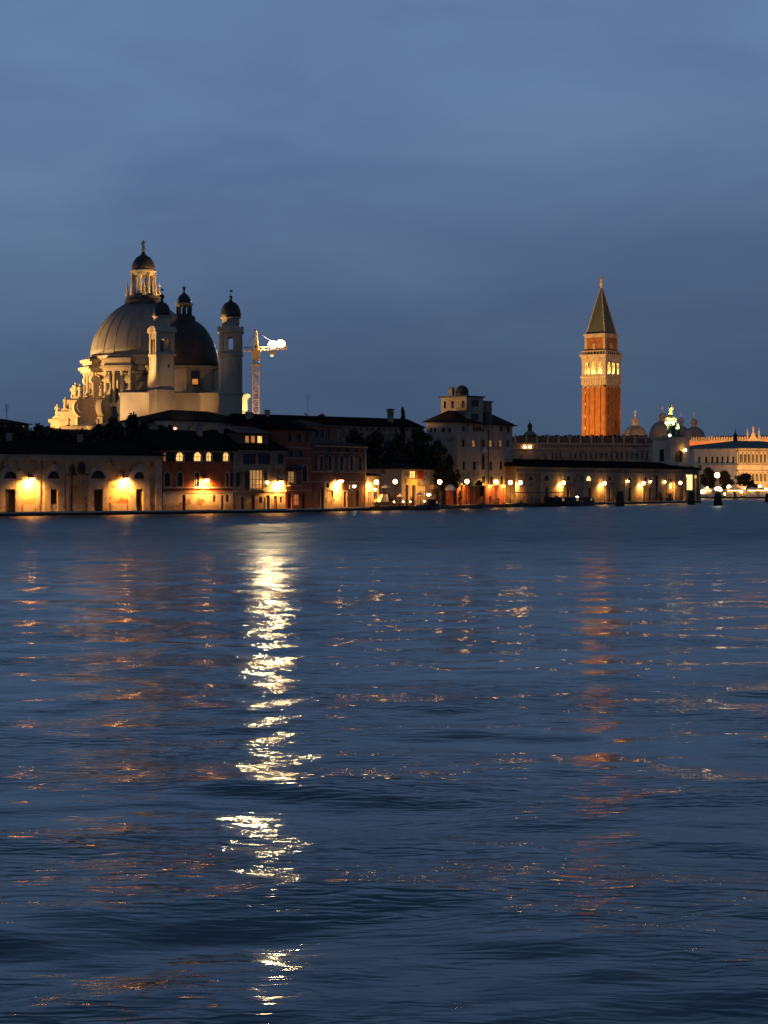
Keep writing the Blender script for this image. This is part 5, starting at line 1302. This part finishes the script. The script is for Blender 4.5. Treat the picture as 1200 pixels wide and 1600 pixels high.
bracket_lamp(50, 748.5, 'leftmost wall lamp, glowing over the first full bay of the long warehouse')
bracket_lamp(198, 748.5, 'wall lamp glowing beside the last door of the long warehouse')
bracket_lamp(323, 750, 'wall lamp glowing in the middle of the red house front')
bracket_lamp(439, 753, 'wall lamp glowing at the right corner of the grey balcony house')
bracket_lamp(533, 751.5, 'wall lamp glowing over the lit ground floor of the brick palazzo')


def post_lamp(px, py, label, off, r=.42, mat='globe_post', D=None):
    q = quay_pt(px, off) if D is None else P(px, 0, D).xy
    zc = Z(py, q.y) - QZ
    t = thing('street_lamp', label, 'street lamp', (q.x, q.y, QZ), 0, GL)
    s = MB(); s.lathe([(.2, 0), (.2, .35), (.11, .5), (.075, 1.0), (.06, zc - r - .3), (.13, zc - r - .15), (.13, zc - r)], n=10); s.build('post', M['iron'], t)
    s = MB(); s.ball((0, 0, zc), r, nu=14, nv=10); s.build('globe', M[mat], t, True)
    s = MB(); s.lathe([(.22, zc + r * .93), (.16, zc + r * 1.1), (.04, zc + r * 1.35), (.02, zc + r * 1.8)], n=8); s.build('finial', M['iron'], t)
    if D is None:
        f = f1 if px < 446 else (f2 if px < 800 else f3); n = Vector((-f.d.y, f.d.x)); lo = Vector((q.x, q.y, QZ + zc - .36)) + Vector((n.x, n.y, 0)) * .44
        spot('street_lamp_beam', lo, lo + Vector((n.x * .7, n.y * .7, -1)), {'globe': 4300, 'globe_post': 3000, 'globe_dim': 1700}[mat], (1, .44, .09), 168, .6, .16)
    return t


post_lamp(588, 753.5, 'globe street lamp in front of the yellow-lit cottage, upper of two lights', 1.6)
post_lamp(617.5, 752.5, 'globe street lamp before the garden left of the low restaurant', 2.2, mat='globe_dim')
post_lamp(687, 753, 'globe street lamp at the right corner of the low restaurant', 2.2)
post_lamp(729.5, 752.5, 'globe street lamp over the left lit panel of the red garden wall', .9)
post_lamp(775, 753, 'globe street lamp over the right lit panel of the red garden wall', .9)
post_lamp(797.5, 754, 'left globe of the close pair by the joint of red wall and customs warehouse', 1.1, mat='globe')
post_lamp(813, 754, 'right globe of the close pair by the first customs warehouse bay', 1.1, mat='globe')
post_lamp(880.5, 754.5, 'globe street lamp beside the second arched door of the customs warehouse, above the moored boats', 1.0, mat='globe')
post_lamp(944.5, 755, 'globe street lamp left of the nearest tied mooring piles', 1.0, mat='globe')
post_lamp(1005.5, 755, 'globe street lamp in the middle of the right half of the customs warehouse', 1.0, mat='globe')
post_lamp(1063, 754.5, 'globe street lamp beside the bright portico near the point', 2.2, mat='globe_dim')


def small_lantern(px, py, label, f, out=.5, mat='small_globe', r=.24):
    g_ = f.off(out); q = g_.pt(g_.u(px)); zc = Z(py, q.y)
    t = thing('wall_lantern', label, 'lantern', (q.x, q.y, zc), f.ang, 'small wall lanterns')
    s = MB(); s.tube((0, out, .3), (0, 0, .32), .03); s.lathe([(.26, .2), (.05, .4)], n=6); s.build('bracket', M['iron'], t)
    s = MB(); s.lathe([(.08, -.25), (r, -.05), (r, .2)], n=8); s.build('lantern_glass', M[mat], t)


small_lantern(418, 754, 'small lantern left of the corner wall lamp on the grey balcony house', f1)
small_lantern(553.5, 760, 'small whitish lantern on the right part of the brick palazzo', f2, .6, 'white_lamp', .3)
small_lantern(586, 765, 'bright low lantern on the wall of the yellow-lit cottage', f2, .7, 'globe', .34)
small_lantern(670, 773, 'small lantern hanging by the low restaurant doors', f2, .1, 'small_globe', .36)
small_lantern(981, 752, 'small lantern above the fifth arched door of the customs warehouse', f3)
small_lantern(1016.3, 752.5, 'small lantern just right of the globe lamp on the customs warehouse', f3)
small_lantern(1039, 753, 'small lantern left of the bright portico near the point', f3)

# right far quay lights and kiosks
post_lamp(1120.5, 742.5, 'tall big globe lamp shining before the library', 0, .85, 'globe_far', 650)
for px, py, r, lab in ((1097.5, 768, .95, 'large low globe lamp right beside the point of the customs warehouse'), (1105, 762, .5, 'smaller globe lamp above the large low globe by the point'), (1126, 765.5, .75, 'wide glowing globe lamp behind the lamp-topped mooring piles'), (1132.5, 772, .55, 'small globe lamp just right of the lamp-topped mooring piles'),
                       (1139, 761, 1.0, 'large globe lamp under the right lamp-lit tree of the far quay'), (1158.5, 768, .7, 'globe lamp below the umbrella-shaped tree'), (1163, 762.5, .45, 'small upper globe lamp below the umbrella-shaped tree'), (1172, 764, .5, 'globe lamp left of the row under the library columns'),
                       (1178.5, 764, .5, 'globe lamp in the middle of the row under the library columns'), (1187.5, 759.5, .7, 'upper globe lamp right of the umbrella-shaped tree'), (1197, 764.5, .65, 'globe lamp at the far right edge of the photo'), (1184, 766, .45, 'small lower globe lamp beneath the upper right globe')):
    post_lamp(px, py, lab, 0, r * .64, 'globe_far', 648 + (px * 7) % 9)
for px, wd, lab in ((1104, 4.6, 'lit market stall under a canvas roof nearest the point'), (1143, 3.4, 'lit market stall under a canvas roof below the right lamp-lit tree'), (1153, 2.6, 'small lit market stall left of the umbrella-shaped tree'), (1176, 4.2, 'lit market stall under a canvas roof below the umbrella-shaped tree'), (1190, 2.8, 'lit market stall under a canvas roof nearest the right edge')):
    q = P(px, 0, 652); t = thing('market_stall', lab, 'stall', (q.x, q.y, QZ), 0, 'lit stalls on the far quay')
    s = MB(); s.box(-wd / 2, wd / 2, 0, .5, 0, 1.0); s.box(-wd / 2, wd / 2, 1.9, 2.0, 0, 2.3); s.build('counter', M['canvas'], t)
    s = MB()
    for x in (-wd / 2, wd / 2):
        for y in (0, 2): s.tube((x, y, 0), (x, y, 2.4), .05, n=5)
    s.build('frame', M['iron'], t)
    s = MB(); s.frustum(0, 1, 2.35, 3.3, wd / 2 + .4, 1.5, .2, .15); s.build('canvas_roof', M['canvas'], t)
    s = MB(); s.box(-wd * .35, wd * .35, .6, .68, 2.1, 2.18); s.build('strip_lamp', M['globe_far'], t)

# ================================================================== things on and along the quay
# thick post with dark shapes in front of the long warehouse
q = quay_pt(111.5, 3.2); hp = Z(741, q.y) - QZ
t = thing('signal_post', 'thick dark post carrying dark shapes and a small tan box before the long warehouse', 'post', (q.x, q.y, QZ), 0)
s = MB(); s.lathe([(.34, 0), (.3, .3), (.22, .5), (.27, hp)], n=10); s.build('post', M['iron'], t)
s = MB(); s.box(-.7, 2.9, -.15, .15, hp - .2, hp + .05); s.build('crossboard', M['iron'], t)
s = MB(); s.lathe([(.5, hp + .05), (.55, hp + .9), (.3, hp + 1.35), (.1, hp + 1.6)], .15, 0, 9); s.build('signal_shape', M['shutter'], t)
s = MB(); s.lathe([(.6, hp + .05), (.65, hp + 1.2), (.4, hp + 1.8), (.1, hp + 2.0)], 1.6, 0, 9); s.build('signal_shape', M['shutter'], t)
s = MB(); s.box(1.05, 2.1, -.35, -.16, hp - .35, hp + .25); s.build('tan_box', M['pale_plaster'], t)

# pale tents and parasols of the garden restaurant
def parasol(px, off, ytop, wpx, label, name='parasol'):
    q = quay_pt(px, off); hh = Z(ytop, q.y) - QZ; r = wpx / F * q.y
    t = thing(name, label, 'parasol', (q.x, q.y, QZ), .3, 'parasols of the garden restaurant'); s = MB(); s.tube((0, 0, 0), (0, 0, hh), .04); s.build('pole', M['iron'], t)
    s = MB(); s.lathe([(r, hh - .62), (r * 1.0, hh - .5), (r * .45, hh - .15), (.05, hh)], n=8); s.build('canopy', M['canvas'], t)


parasol(602.5, 1.4, 757, 7, 'white parasol between the yellow-lit cottage and the next globe lamp')
parasol(625, 1.0, 771, 5, 'low parasol left of the restaurant doors')
parasol(657, .4, 769, 6, 'parasol before the middle of the low restaurant')
q = quay_pt(600, 1.2); tt = thing('pale_tent', 'pale sloped canvas tent right of the yellow-lit cottage', 'tent', (q.x, q.y, QZ), f2.ang)
s = MB(); s.prism([(-1.9, .9), (1.9, .9), (1.4, 2.3), (-.6, 2.3)], -.1, 1.8); s.build('canopy', M['canvas'], tt)
s = MB(); [s.tube((x, y, 0), (x, y, .95), .05) for x in (-1.8, 1.8) for y in (0, 1.7)]; s.build('legs', M['iron'], tt)
for px, off, lab in ((616, 1.2, 'table with a white cloth under the globe lamp before the garden'), (630, 1.3, 'table with a white cloth beside the low parasol'), (641, 1.0, 'table with a white cloth before the restaurant doors'), (663, 1.2, 'table with a white cloth under the middle parasol'), (678, 1.0, 'table with a white cloth near the right corner of the low restaurant')):
    q = quay_pt(px, off); t = thing('dining_table', lab, 'table', (q.x, q.y, QZ), f2.ang, 'tables of the garden restaurant')
    s = MB(); s.box(-.8, .8, -.45, .45, .72, .76); s.build('table_top', M['canvas'], t); s = MB(); s.lathe([(.3, 0), (.06, .06), (.05, .72)], n=8); s.build('leg', M['iron'], t)
    s = MB(); s.lathe([(.09, .76), (.12, .9), (.06, 1.0)], n=8); s.build('candle_lantern', M['small_globe'], t)


def pontoon(name, px0, px1, off, hgt, label, deckroof=False, wid=3.4):
    qa, qb = quay_pt(px0, off), quay_pt(px1, off); d = qb - qa; L = d.length
    t = thing(name, label, 'pontoon', (qa.x, qa.y, 0), math.atan2(d.y, d.x))
    s = MB(); s.box(0, L, -wid / 2, wid / 2, -.5, hgt); s.box(-.1, L + .1, -wid / 2 - .12, wid / 2 + .12, hgt - .3, hgt - .1); s.build('float', M['hull_dark'], t)
    s = MB(); s.box(.05, L - .05, -wid / 2 + .05, wid / 2 - .05, hgt, hgt + .05); s.build('deck', M['wood'], t)
    s = MB(); n = int(L / 1.6)
    for k in range(n + 1):
        s.tube((L * k / n, -wid / 2 + .1, hgt), (L * k / n, -wid / 2 + .1, hgt + 1.0), .035, n=5)
    s.box(0, L, -wid / 2 + .07, -wid / 2 + .13, hgt + .97, hgt + 1.03); s.build('railing', M['iron'], t)
    return t, L


t, L = pontoon('floating_terrace', 592, 690, 6.2, .75, 'long dark floating terrace moored before the garden restaurant')
t, L = pontoon('floating_dock', 700, 802, 6.2, .5, 'low dark floating dock moored below the red garden wall')
t, L = pontoon('boat_stop', 815, 868, 8, .7, 'covered dark floating boat stop with pale panels before the first customs warehouse bays')
s = MB(); s.box(-.4, L + .4, -2.1, 2.1, 2.95, 3.15); s.build('roof', M['dark_lead'], t)
s = MB(); n = 9
for k in range(n + 1): s.tube((L * k / n, -1.6, .7), (L * k / n, -1.6, 2.95), .06, n=5)
for k in range(n + 1): s.tube((L * k / n, 1.6, .7), (L * k / n, 1.6, 2.95), .06, n=5)
s.build('posts', M['iron'], t)
for k in (0, 1, 4, 5, 7): s = MB(); s.box(L * k / n + .15, L * (k + 1) / n - .15, -1.5, -1.46, .9, 2.3); s.build('panel', M['cream'] if k in (0, 1, 5) else M['dark_plaster'], t)


def boat(px, off, L, label, rz, cabin=True, hull='hull_dark', light=None, wtr=0):
    q = quay_pt(px, off); t = thing('moored_boat', label, 'boat', (q.x, q.y, 0), rz, 'boats moored along the quay')
    n = 9; W_ = L * .13; s = MB(); rings = []
    for k in range(n):
        f = k / (n - 1); w_ = W_ * (math.sin(PI * min(1, .28 + .72 * f * 1.0)) ** .6 if f > .35 else .92) ; w_ = max(.05, W_ * (1 - max(0, (f - .45) / .55) ** 2.2)); sh_ = .75 + .55 * f ** 2
        x = -L / 2 + L * f; rings.append([s.a(x, -w_, sh_), s.a(x, -w_ * .85, .1), s.a(x, 0, -.25), s.a(x, w_ * .85, .1), s.a(x, w_, sh_)])
    for A_, B_ in zip(rings, rings[1:]):
        for k in range(4): s.f.append([A_[k], B_[k], B_[k + 1], A_[k + 1]])
        s.f.append([A_[4], B_[4], B_[0], A_[0]])
    s.f.append(rings[0]); s.build('hull', M[hull], t)
    if cabin:
        c = MB(); c.frustum(-L * .08, 0, .7, 1.9, L * .26, W_ * .72, L * .22, W_ * .62); c.build('cabin', M['wood'] if hull == 'hull_dark' else M['hull_white'], t)
        c = MB(); c.frustum(-L * .08, 0, 1.91, 2.02, L * .24, W_ * .72, L * .23, W_ * .68); c.build('cabin_roof', M['dark_lead'], t)
        for k in range(4):
            x = -L * .27 + L * .125 * k; c = MB(); c.prism([(x, 1.2), (x + L * .09, 1.2), (x + L * .085, 1.72), (x + .05, 1.72)], -W_ * .735, -W_ * .70); c.build('cabin_window', M['glass'] if k != 2 else M['faint_window'], t)
    if light:
        c = MB(); c.tube((light, 0, .7), (light, 0, 1.75), .04); c.build('light_post', M['iron'], t); c = MB(); c.ball((light, 0, 1.95), .34, rz=.24); c.build('stern_light', M['white_lamp'], t)


boat(872, 10.5, 12, 'dark water bus with reflecting cabin windows moored right of the covered boat stop', f3.ang)
boat(895, 12, 11, 'dark motor boat with a white light at its bow, moored before the arched lit lunette', f3.ang, light=2.2)
boat(918, 11, 9, 'low dark cabin boat moored left of the nearest tied mooring piles', f3.ang + .1)
boat(748, 10, 6.5, 'small dark boat with a white light below the red garden wall', f2.ang, False, light=0)
boat(806, 11, 6.5, 'small dark boat with a white light before the pair of close globes', f3.ang, False, light=0)
boat(655, 10.5, 6, 'small dark open boat beside the floating terrace', f2.ang, False)
boat(678, 10.6, 6, 'small dark cabin boat at the right end of the floating terrace', f2.ang, True, 'hull_dark')


def pilings(px, yb, yt, halfw, label, lamp=False):
    D = CAMZ * F / (yb - HZ); q = P(px, yb, D); t = thing('mooring_piles', label, 'mooring piles', (q.x, q.y, 0), .4, 'tied mooring piles in the canal')
    hh = Z(yt, D); r = halfw / F * D; tr = r * .5
    for k in range(5):
        a = 2 * PI * k / 5 + .3; s = MB(); s.tube((r * .78 * math.cos(a), r * .78 * math.sin(a), -1.5), (tr * .62 * math.cos(a), tr * .62 * math.sin(a), hh - .12 * k), r * .27, r * .24, 8); s.build('pile', M['pile'], t)
    s = MB(); s.lathe([(tr * 1.12, hh * .74), (tr * 1.14, hh * .8), (tr * 1.08, hh * .86)], n=14); s.build('band', M['iron'], t)
    if lamp:
        s = MB(); s.tube((0, 0, hh - .4), (0, 0, hh + .3), .08); s.build('lamp_post', M['iron'], t); s = MB(); s.ball((0, 0, hh + .62), .75, rz=.38); s.build('navigation_lamp', M['white_lamp'], t, True)


pilings(969, 791, 767, 9, 'widest tied mooring piles, left of three dark groups before the customs warehouse')
pilings(1080, 788.5, 767, 7.5, 'straight dark tied mooring piles before the bright portico at the point')
pilings(1122, 790.5, 768, 9, 'tied mooring piles topped by a white lamp right of the point', True)
pilings(1200, 785, 770, 6.5, 'tied mooring piles cut by the right edge of the photo')

# potted planter boxes by the portico
for px, wd, lab in ((1046, 1.5, 'dark planter box left of the globe lamp by the portico'), (1031, 1.0, 'small dark planter box between the customs warehouse doors'), (964, .9, 'dark planter box beside the globe lamp left of the nearest mooring piles')):
    q = quay_pt(px, 2.3); t = thing('planter_box', lab, 'planter', (q.x, q.y, QZ), f3.ang, 'planters on the promenade')
    s = MB(); s.frustum(0, 0, 0, .7, wd * .9, .4, wd, .45); s.build('box', M['wood'], t)
    s = MB(); rng = random.Random(int(px))
    for _ in range(160):
        e = Vector((rng.uniform(-wd, wd), rng.uniform(-.4, .4), rng.uniform(.7, 1.7 + .5 * rng.random()))); d1 = Vector((rng.gauss(0, 1), rng.gauss(0, 1), rng.gauss(0, 1))).normalized() * .2; d2 = Vector((rng.gauss(0, 1), rng.gauss(0, 1), rng.gauss(0, 1))).normalized() * .12
        s.poly([e - d1, e + d2, e + d1, e - d2])
    s.build('foliage', M['foliage'], t)


# people silhouetted before the red garden wall
def person(px, off, label, face, hgt, top, stride):
    q = quay_pt(px, off); t = thing('person', label, 'person', (q.x, q.y, QZ), face)
    k = hgt / 1.75; V = []; E = []; RR = []
    def v(x, y, z, r): V.append((x * k, y * k, z * k)); RR.append(r * k); return len(V) - 1
    pel = v(0, 0, .95, .145); wa = v(0, 0, 1.1, .125); chs = v(0, .01, 1.3, .145); nk = v(0, 0, 1.46, .06); hd0 = v(0, -.02, 1.56, .08); hd1 = v(0, -.02, 1.66, .095)
    E += [(pel, wa), (wa, chs), (chs, nk), (nk, hd0), (hd0, hd1)]
    nose = v(0, -.125, 1.59, .018); E.append((hd0, nose))
    for sg in (-1, 1):
        hip = v(sg * .09, 0, .88, .09); kn = v(sg * .1, -.03 - sg * stride * .5, .49, .062); an_ = v(sg * .1, sg * stride * -1, .08, .042); toe = v(sg * .12, sg * stride * -1 - .17, .04, .035)
        E += [(pel, hip), (hip, kn), (kn, an_), (an_, toe)]
        sh_ = v(sg * .19, 0, 1.38, .062); el = v(sg * .24, .04, 1.1, .045); wr = v(sg * .23, -.1, .88, .03); pm = v(sg * .225, -.125, .82, .034)
        E += [(chs, sh_), (sh_, el), (el, wr), (wr, pm)]
        for j, (dx, ln) in enumerate(((-.03, .07), (-.01, .085), (.01, .08), (.03, .06))):
            f1_ = v(sg * .225 + dx * .3, -.14 + dx, .775, .010); f2__ = v(sg * .225 + dx * .3 - sg * .01, -.15 + dx, .775 - ln * .7, .008); E += [(pm, f1_), (f1_, f2__)]
        th_ = v(sg * .19, -.15, .80, .010); E.append((pm, th_))
    me = bpy.data.meshes.new('body'); me.from_pydata(V, E, []); o = bpy.data.objects.new('body', me); COL.objects.link(o); o.parent = t
    bm_ = me.skin_vertices if me.skin_vertices else None
    md = o.modifiers.new('skin', 'SKIN'); md.use_smooth_shade = True
    for i, r in enumerate(RR): me.skin_vertices[0].data[i].radius = (r, r)
    me.skin_vertices[0].data[0].use_root = True
    sb = o.modifiers.new('sub', 'SUBSURF'); sb.levels = 1; sb.render_levels = 1
    me.materials.append(M['skin'])
    def tubes(name, chains, mat):
        s = MB()
        for ch_ in chains:
            for (p, r), (p2, r2) in zip(ch_, ch_[1:]): s.tube([c * k for c in p], [c * k for c in p2], r * k, r2 * k, 9)
        s.build(name, M[mat], t, True)
    tubes('jacket', [[((0, 0, .9), .175), ((0, 0, 1.1), .16), ((0, .01, 1.3), .185), ((0, 0, 1.44), .1)]] + [[((sg * .16, 0, 1.4), .085), ((sg * .245, .04, 1.1), .068), ((sg * .23, -.09, .9), .05)] for sg in (-1, 1)], top)
    tubes('trousers', [[((sg * .08, 0, .96), .12), ((sg * .1, -.03 - sg * stride * .5, .49), .085), ((sg * .1, sg * stride * -1, .1), .065)] for sg in (-1, 1)], 'cloth_blue')
    s = MB(); s.ball((0, .012 * k, 1.675 * k), .108 * k, .115 * k, .10 * k, 12, 8, .30, 1); s.build('hair', M['hair'], t, True)


person(766, 1.9, 'person in dark clothes walking before the red garden wall, left of the lamp', f2.ang + .3, 1.76, 'cloth_dark', .16)
person(778, 1.6, 'person in dark clothes standing right under the lamp on the red garden wall', f2.ang - .4, 1.68, 'cloth_dark', .02)
person(643, 2.4, 'person in dark jacket standing before the restaurant doors', f2.ang + 1.0, 1.72, 'cloth_dark', .04)

# ================================================================== floodlights of the monuments
WARM = (1, .52, .16); GOLD = (1, .54, .17); PALE = (1, .80, .52)
tc3 = Vector((cc.x, cc.y, 0))
spot('tower_flood', (cc.x - 62, cc.y - 34, 16), (cc.x - 3, cc.y + 3, 62), 430000, (1, .50, .13), 70)
spot('tower_flood', (cc.x + 34, cc.y - 52, 16), (cc.x + 4, cc.y + 3, 60), 130000, (1, .50, .13), 70)
# church: from the left (the canal side) and weak ones on the apse
spot('church_flood', (s0.x - 52, s0.y - 30, 12), (s0.x - 16, s0.y - 3, 24), 460000, (1, .52, .15), 50)
spot('church_flood', (s0.x - 48, s0.y + 2, 18), (s0.x - 8, s0.y - 6, 42), 260000, GOLD, 48)
spot('church_flood', (lx(205, 432) + s0.x, 434, 15), (s0.x + 12, s0.y - 40, 27), 13000, GOLD, 62)
spot('church_flood', (lx(310, 446) + s0.x, 444, 20.5), (lx(310, 470) + s0.x, 462, 32), 1500, GOLD, 95)
spot('church_flood', (lx(228, 446) + s0.x - 14, 455, 24), (lx(250, 447) + s0.x, 447, 38), 150000, GOLD, 50)
spot('church_flood', (lx(150, 444) + s0.x, 443, 21), (lx(215, 453) + s0.x, 453, 22), 9000, GOLD, 60)
spot('church_flood', (lx(262, 436) + s0.x, 434, 15), (lx(256, 446) + s0.x, 446, 36), 5200, (1, .74, .36), 60)
spot('church_flood', (lx(150, 436) + s0.x, 438, 21), (s0.x + 4, s0.y - 12, 32), 12000, (1, .66, .36), 50)
spot('gable_flood', (g.location.x + 3.5, 461, 12), (g.location.x, 468, 21), 60000, (1, .8, .3), 50)
spot('lantern_flood', (s0.x + 15, s0.y - 6, 49), (s0.x, s0.y, 58.5), 26000, (1, .48, .12), 44)
# basilica and palace
spot('basilica_flood', (s0.x + 190, 852, 22), (*P(1000, 0, 890).xy, 38), 40000, (1, .45, .14), 80)
spot('basilica_flood', (*P(1110, 0, 845).xy, 22), (*P(1080, 0, 890).xy, 36), 15000, (1, .45, .14), 80)
spot('palace_flood', (*P(1100, 0, 770).xy, 16), (*P(1110, 0, 805).xy, 25), 80000, (1, .43, .11), 110)
spot('palace_flood', (*P(1180, 0, 765).xy, 18), (*P(1180, 0, 798).xy, 26), 70000, (1, .43, .11), 110)
spot('library_flood', (*P(1228, 0, 694).xy, 2), (*P(1204, 0, 722).xy, 14), 80000, (1, .45, .11), 100)
spot('library_flood', (*P(1120, 0, 680).xy, 6), (*P(1118, 0, 735).xy, 16), 9000, (1, .88, .68), 100)
for px, py in ((426, 538.5), (438.5, 537)):
    lo = (kp.x + kx_(px), kp.y - 1.9, kz(py) + QZ)
    o = spot('crane_floodlight', lo, (lo[0] + 3, lo[1] - 100, lo[2] + 16), 4400, (1, .70, .28), 30, .14, .8)     # the beams aim level, over the roofs
    l = bpy.data.lights.new('crane_spill', 'POINT'); l.energy = 12000; l.color = (1, .74, .36); l.shadow_soft_size = .8
    o = bpy.data.objects.new('crane_spill', l); COL.objects.link(o); o.location = (lo[0] - 2, lo[1] + 1.9, lo[2] + 2.0)
spot('crane_flood', (kp.x + 2, kp.y - 16, 14), (kp.x, kp.y, 34), 42000, (1, .62, .28), 60)
spot('block_flood', (oc.x - 22, oc.y - 6, 20), (oc.x - 4, oc.y + 2, 24), 16000, GOLD, 60)
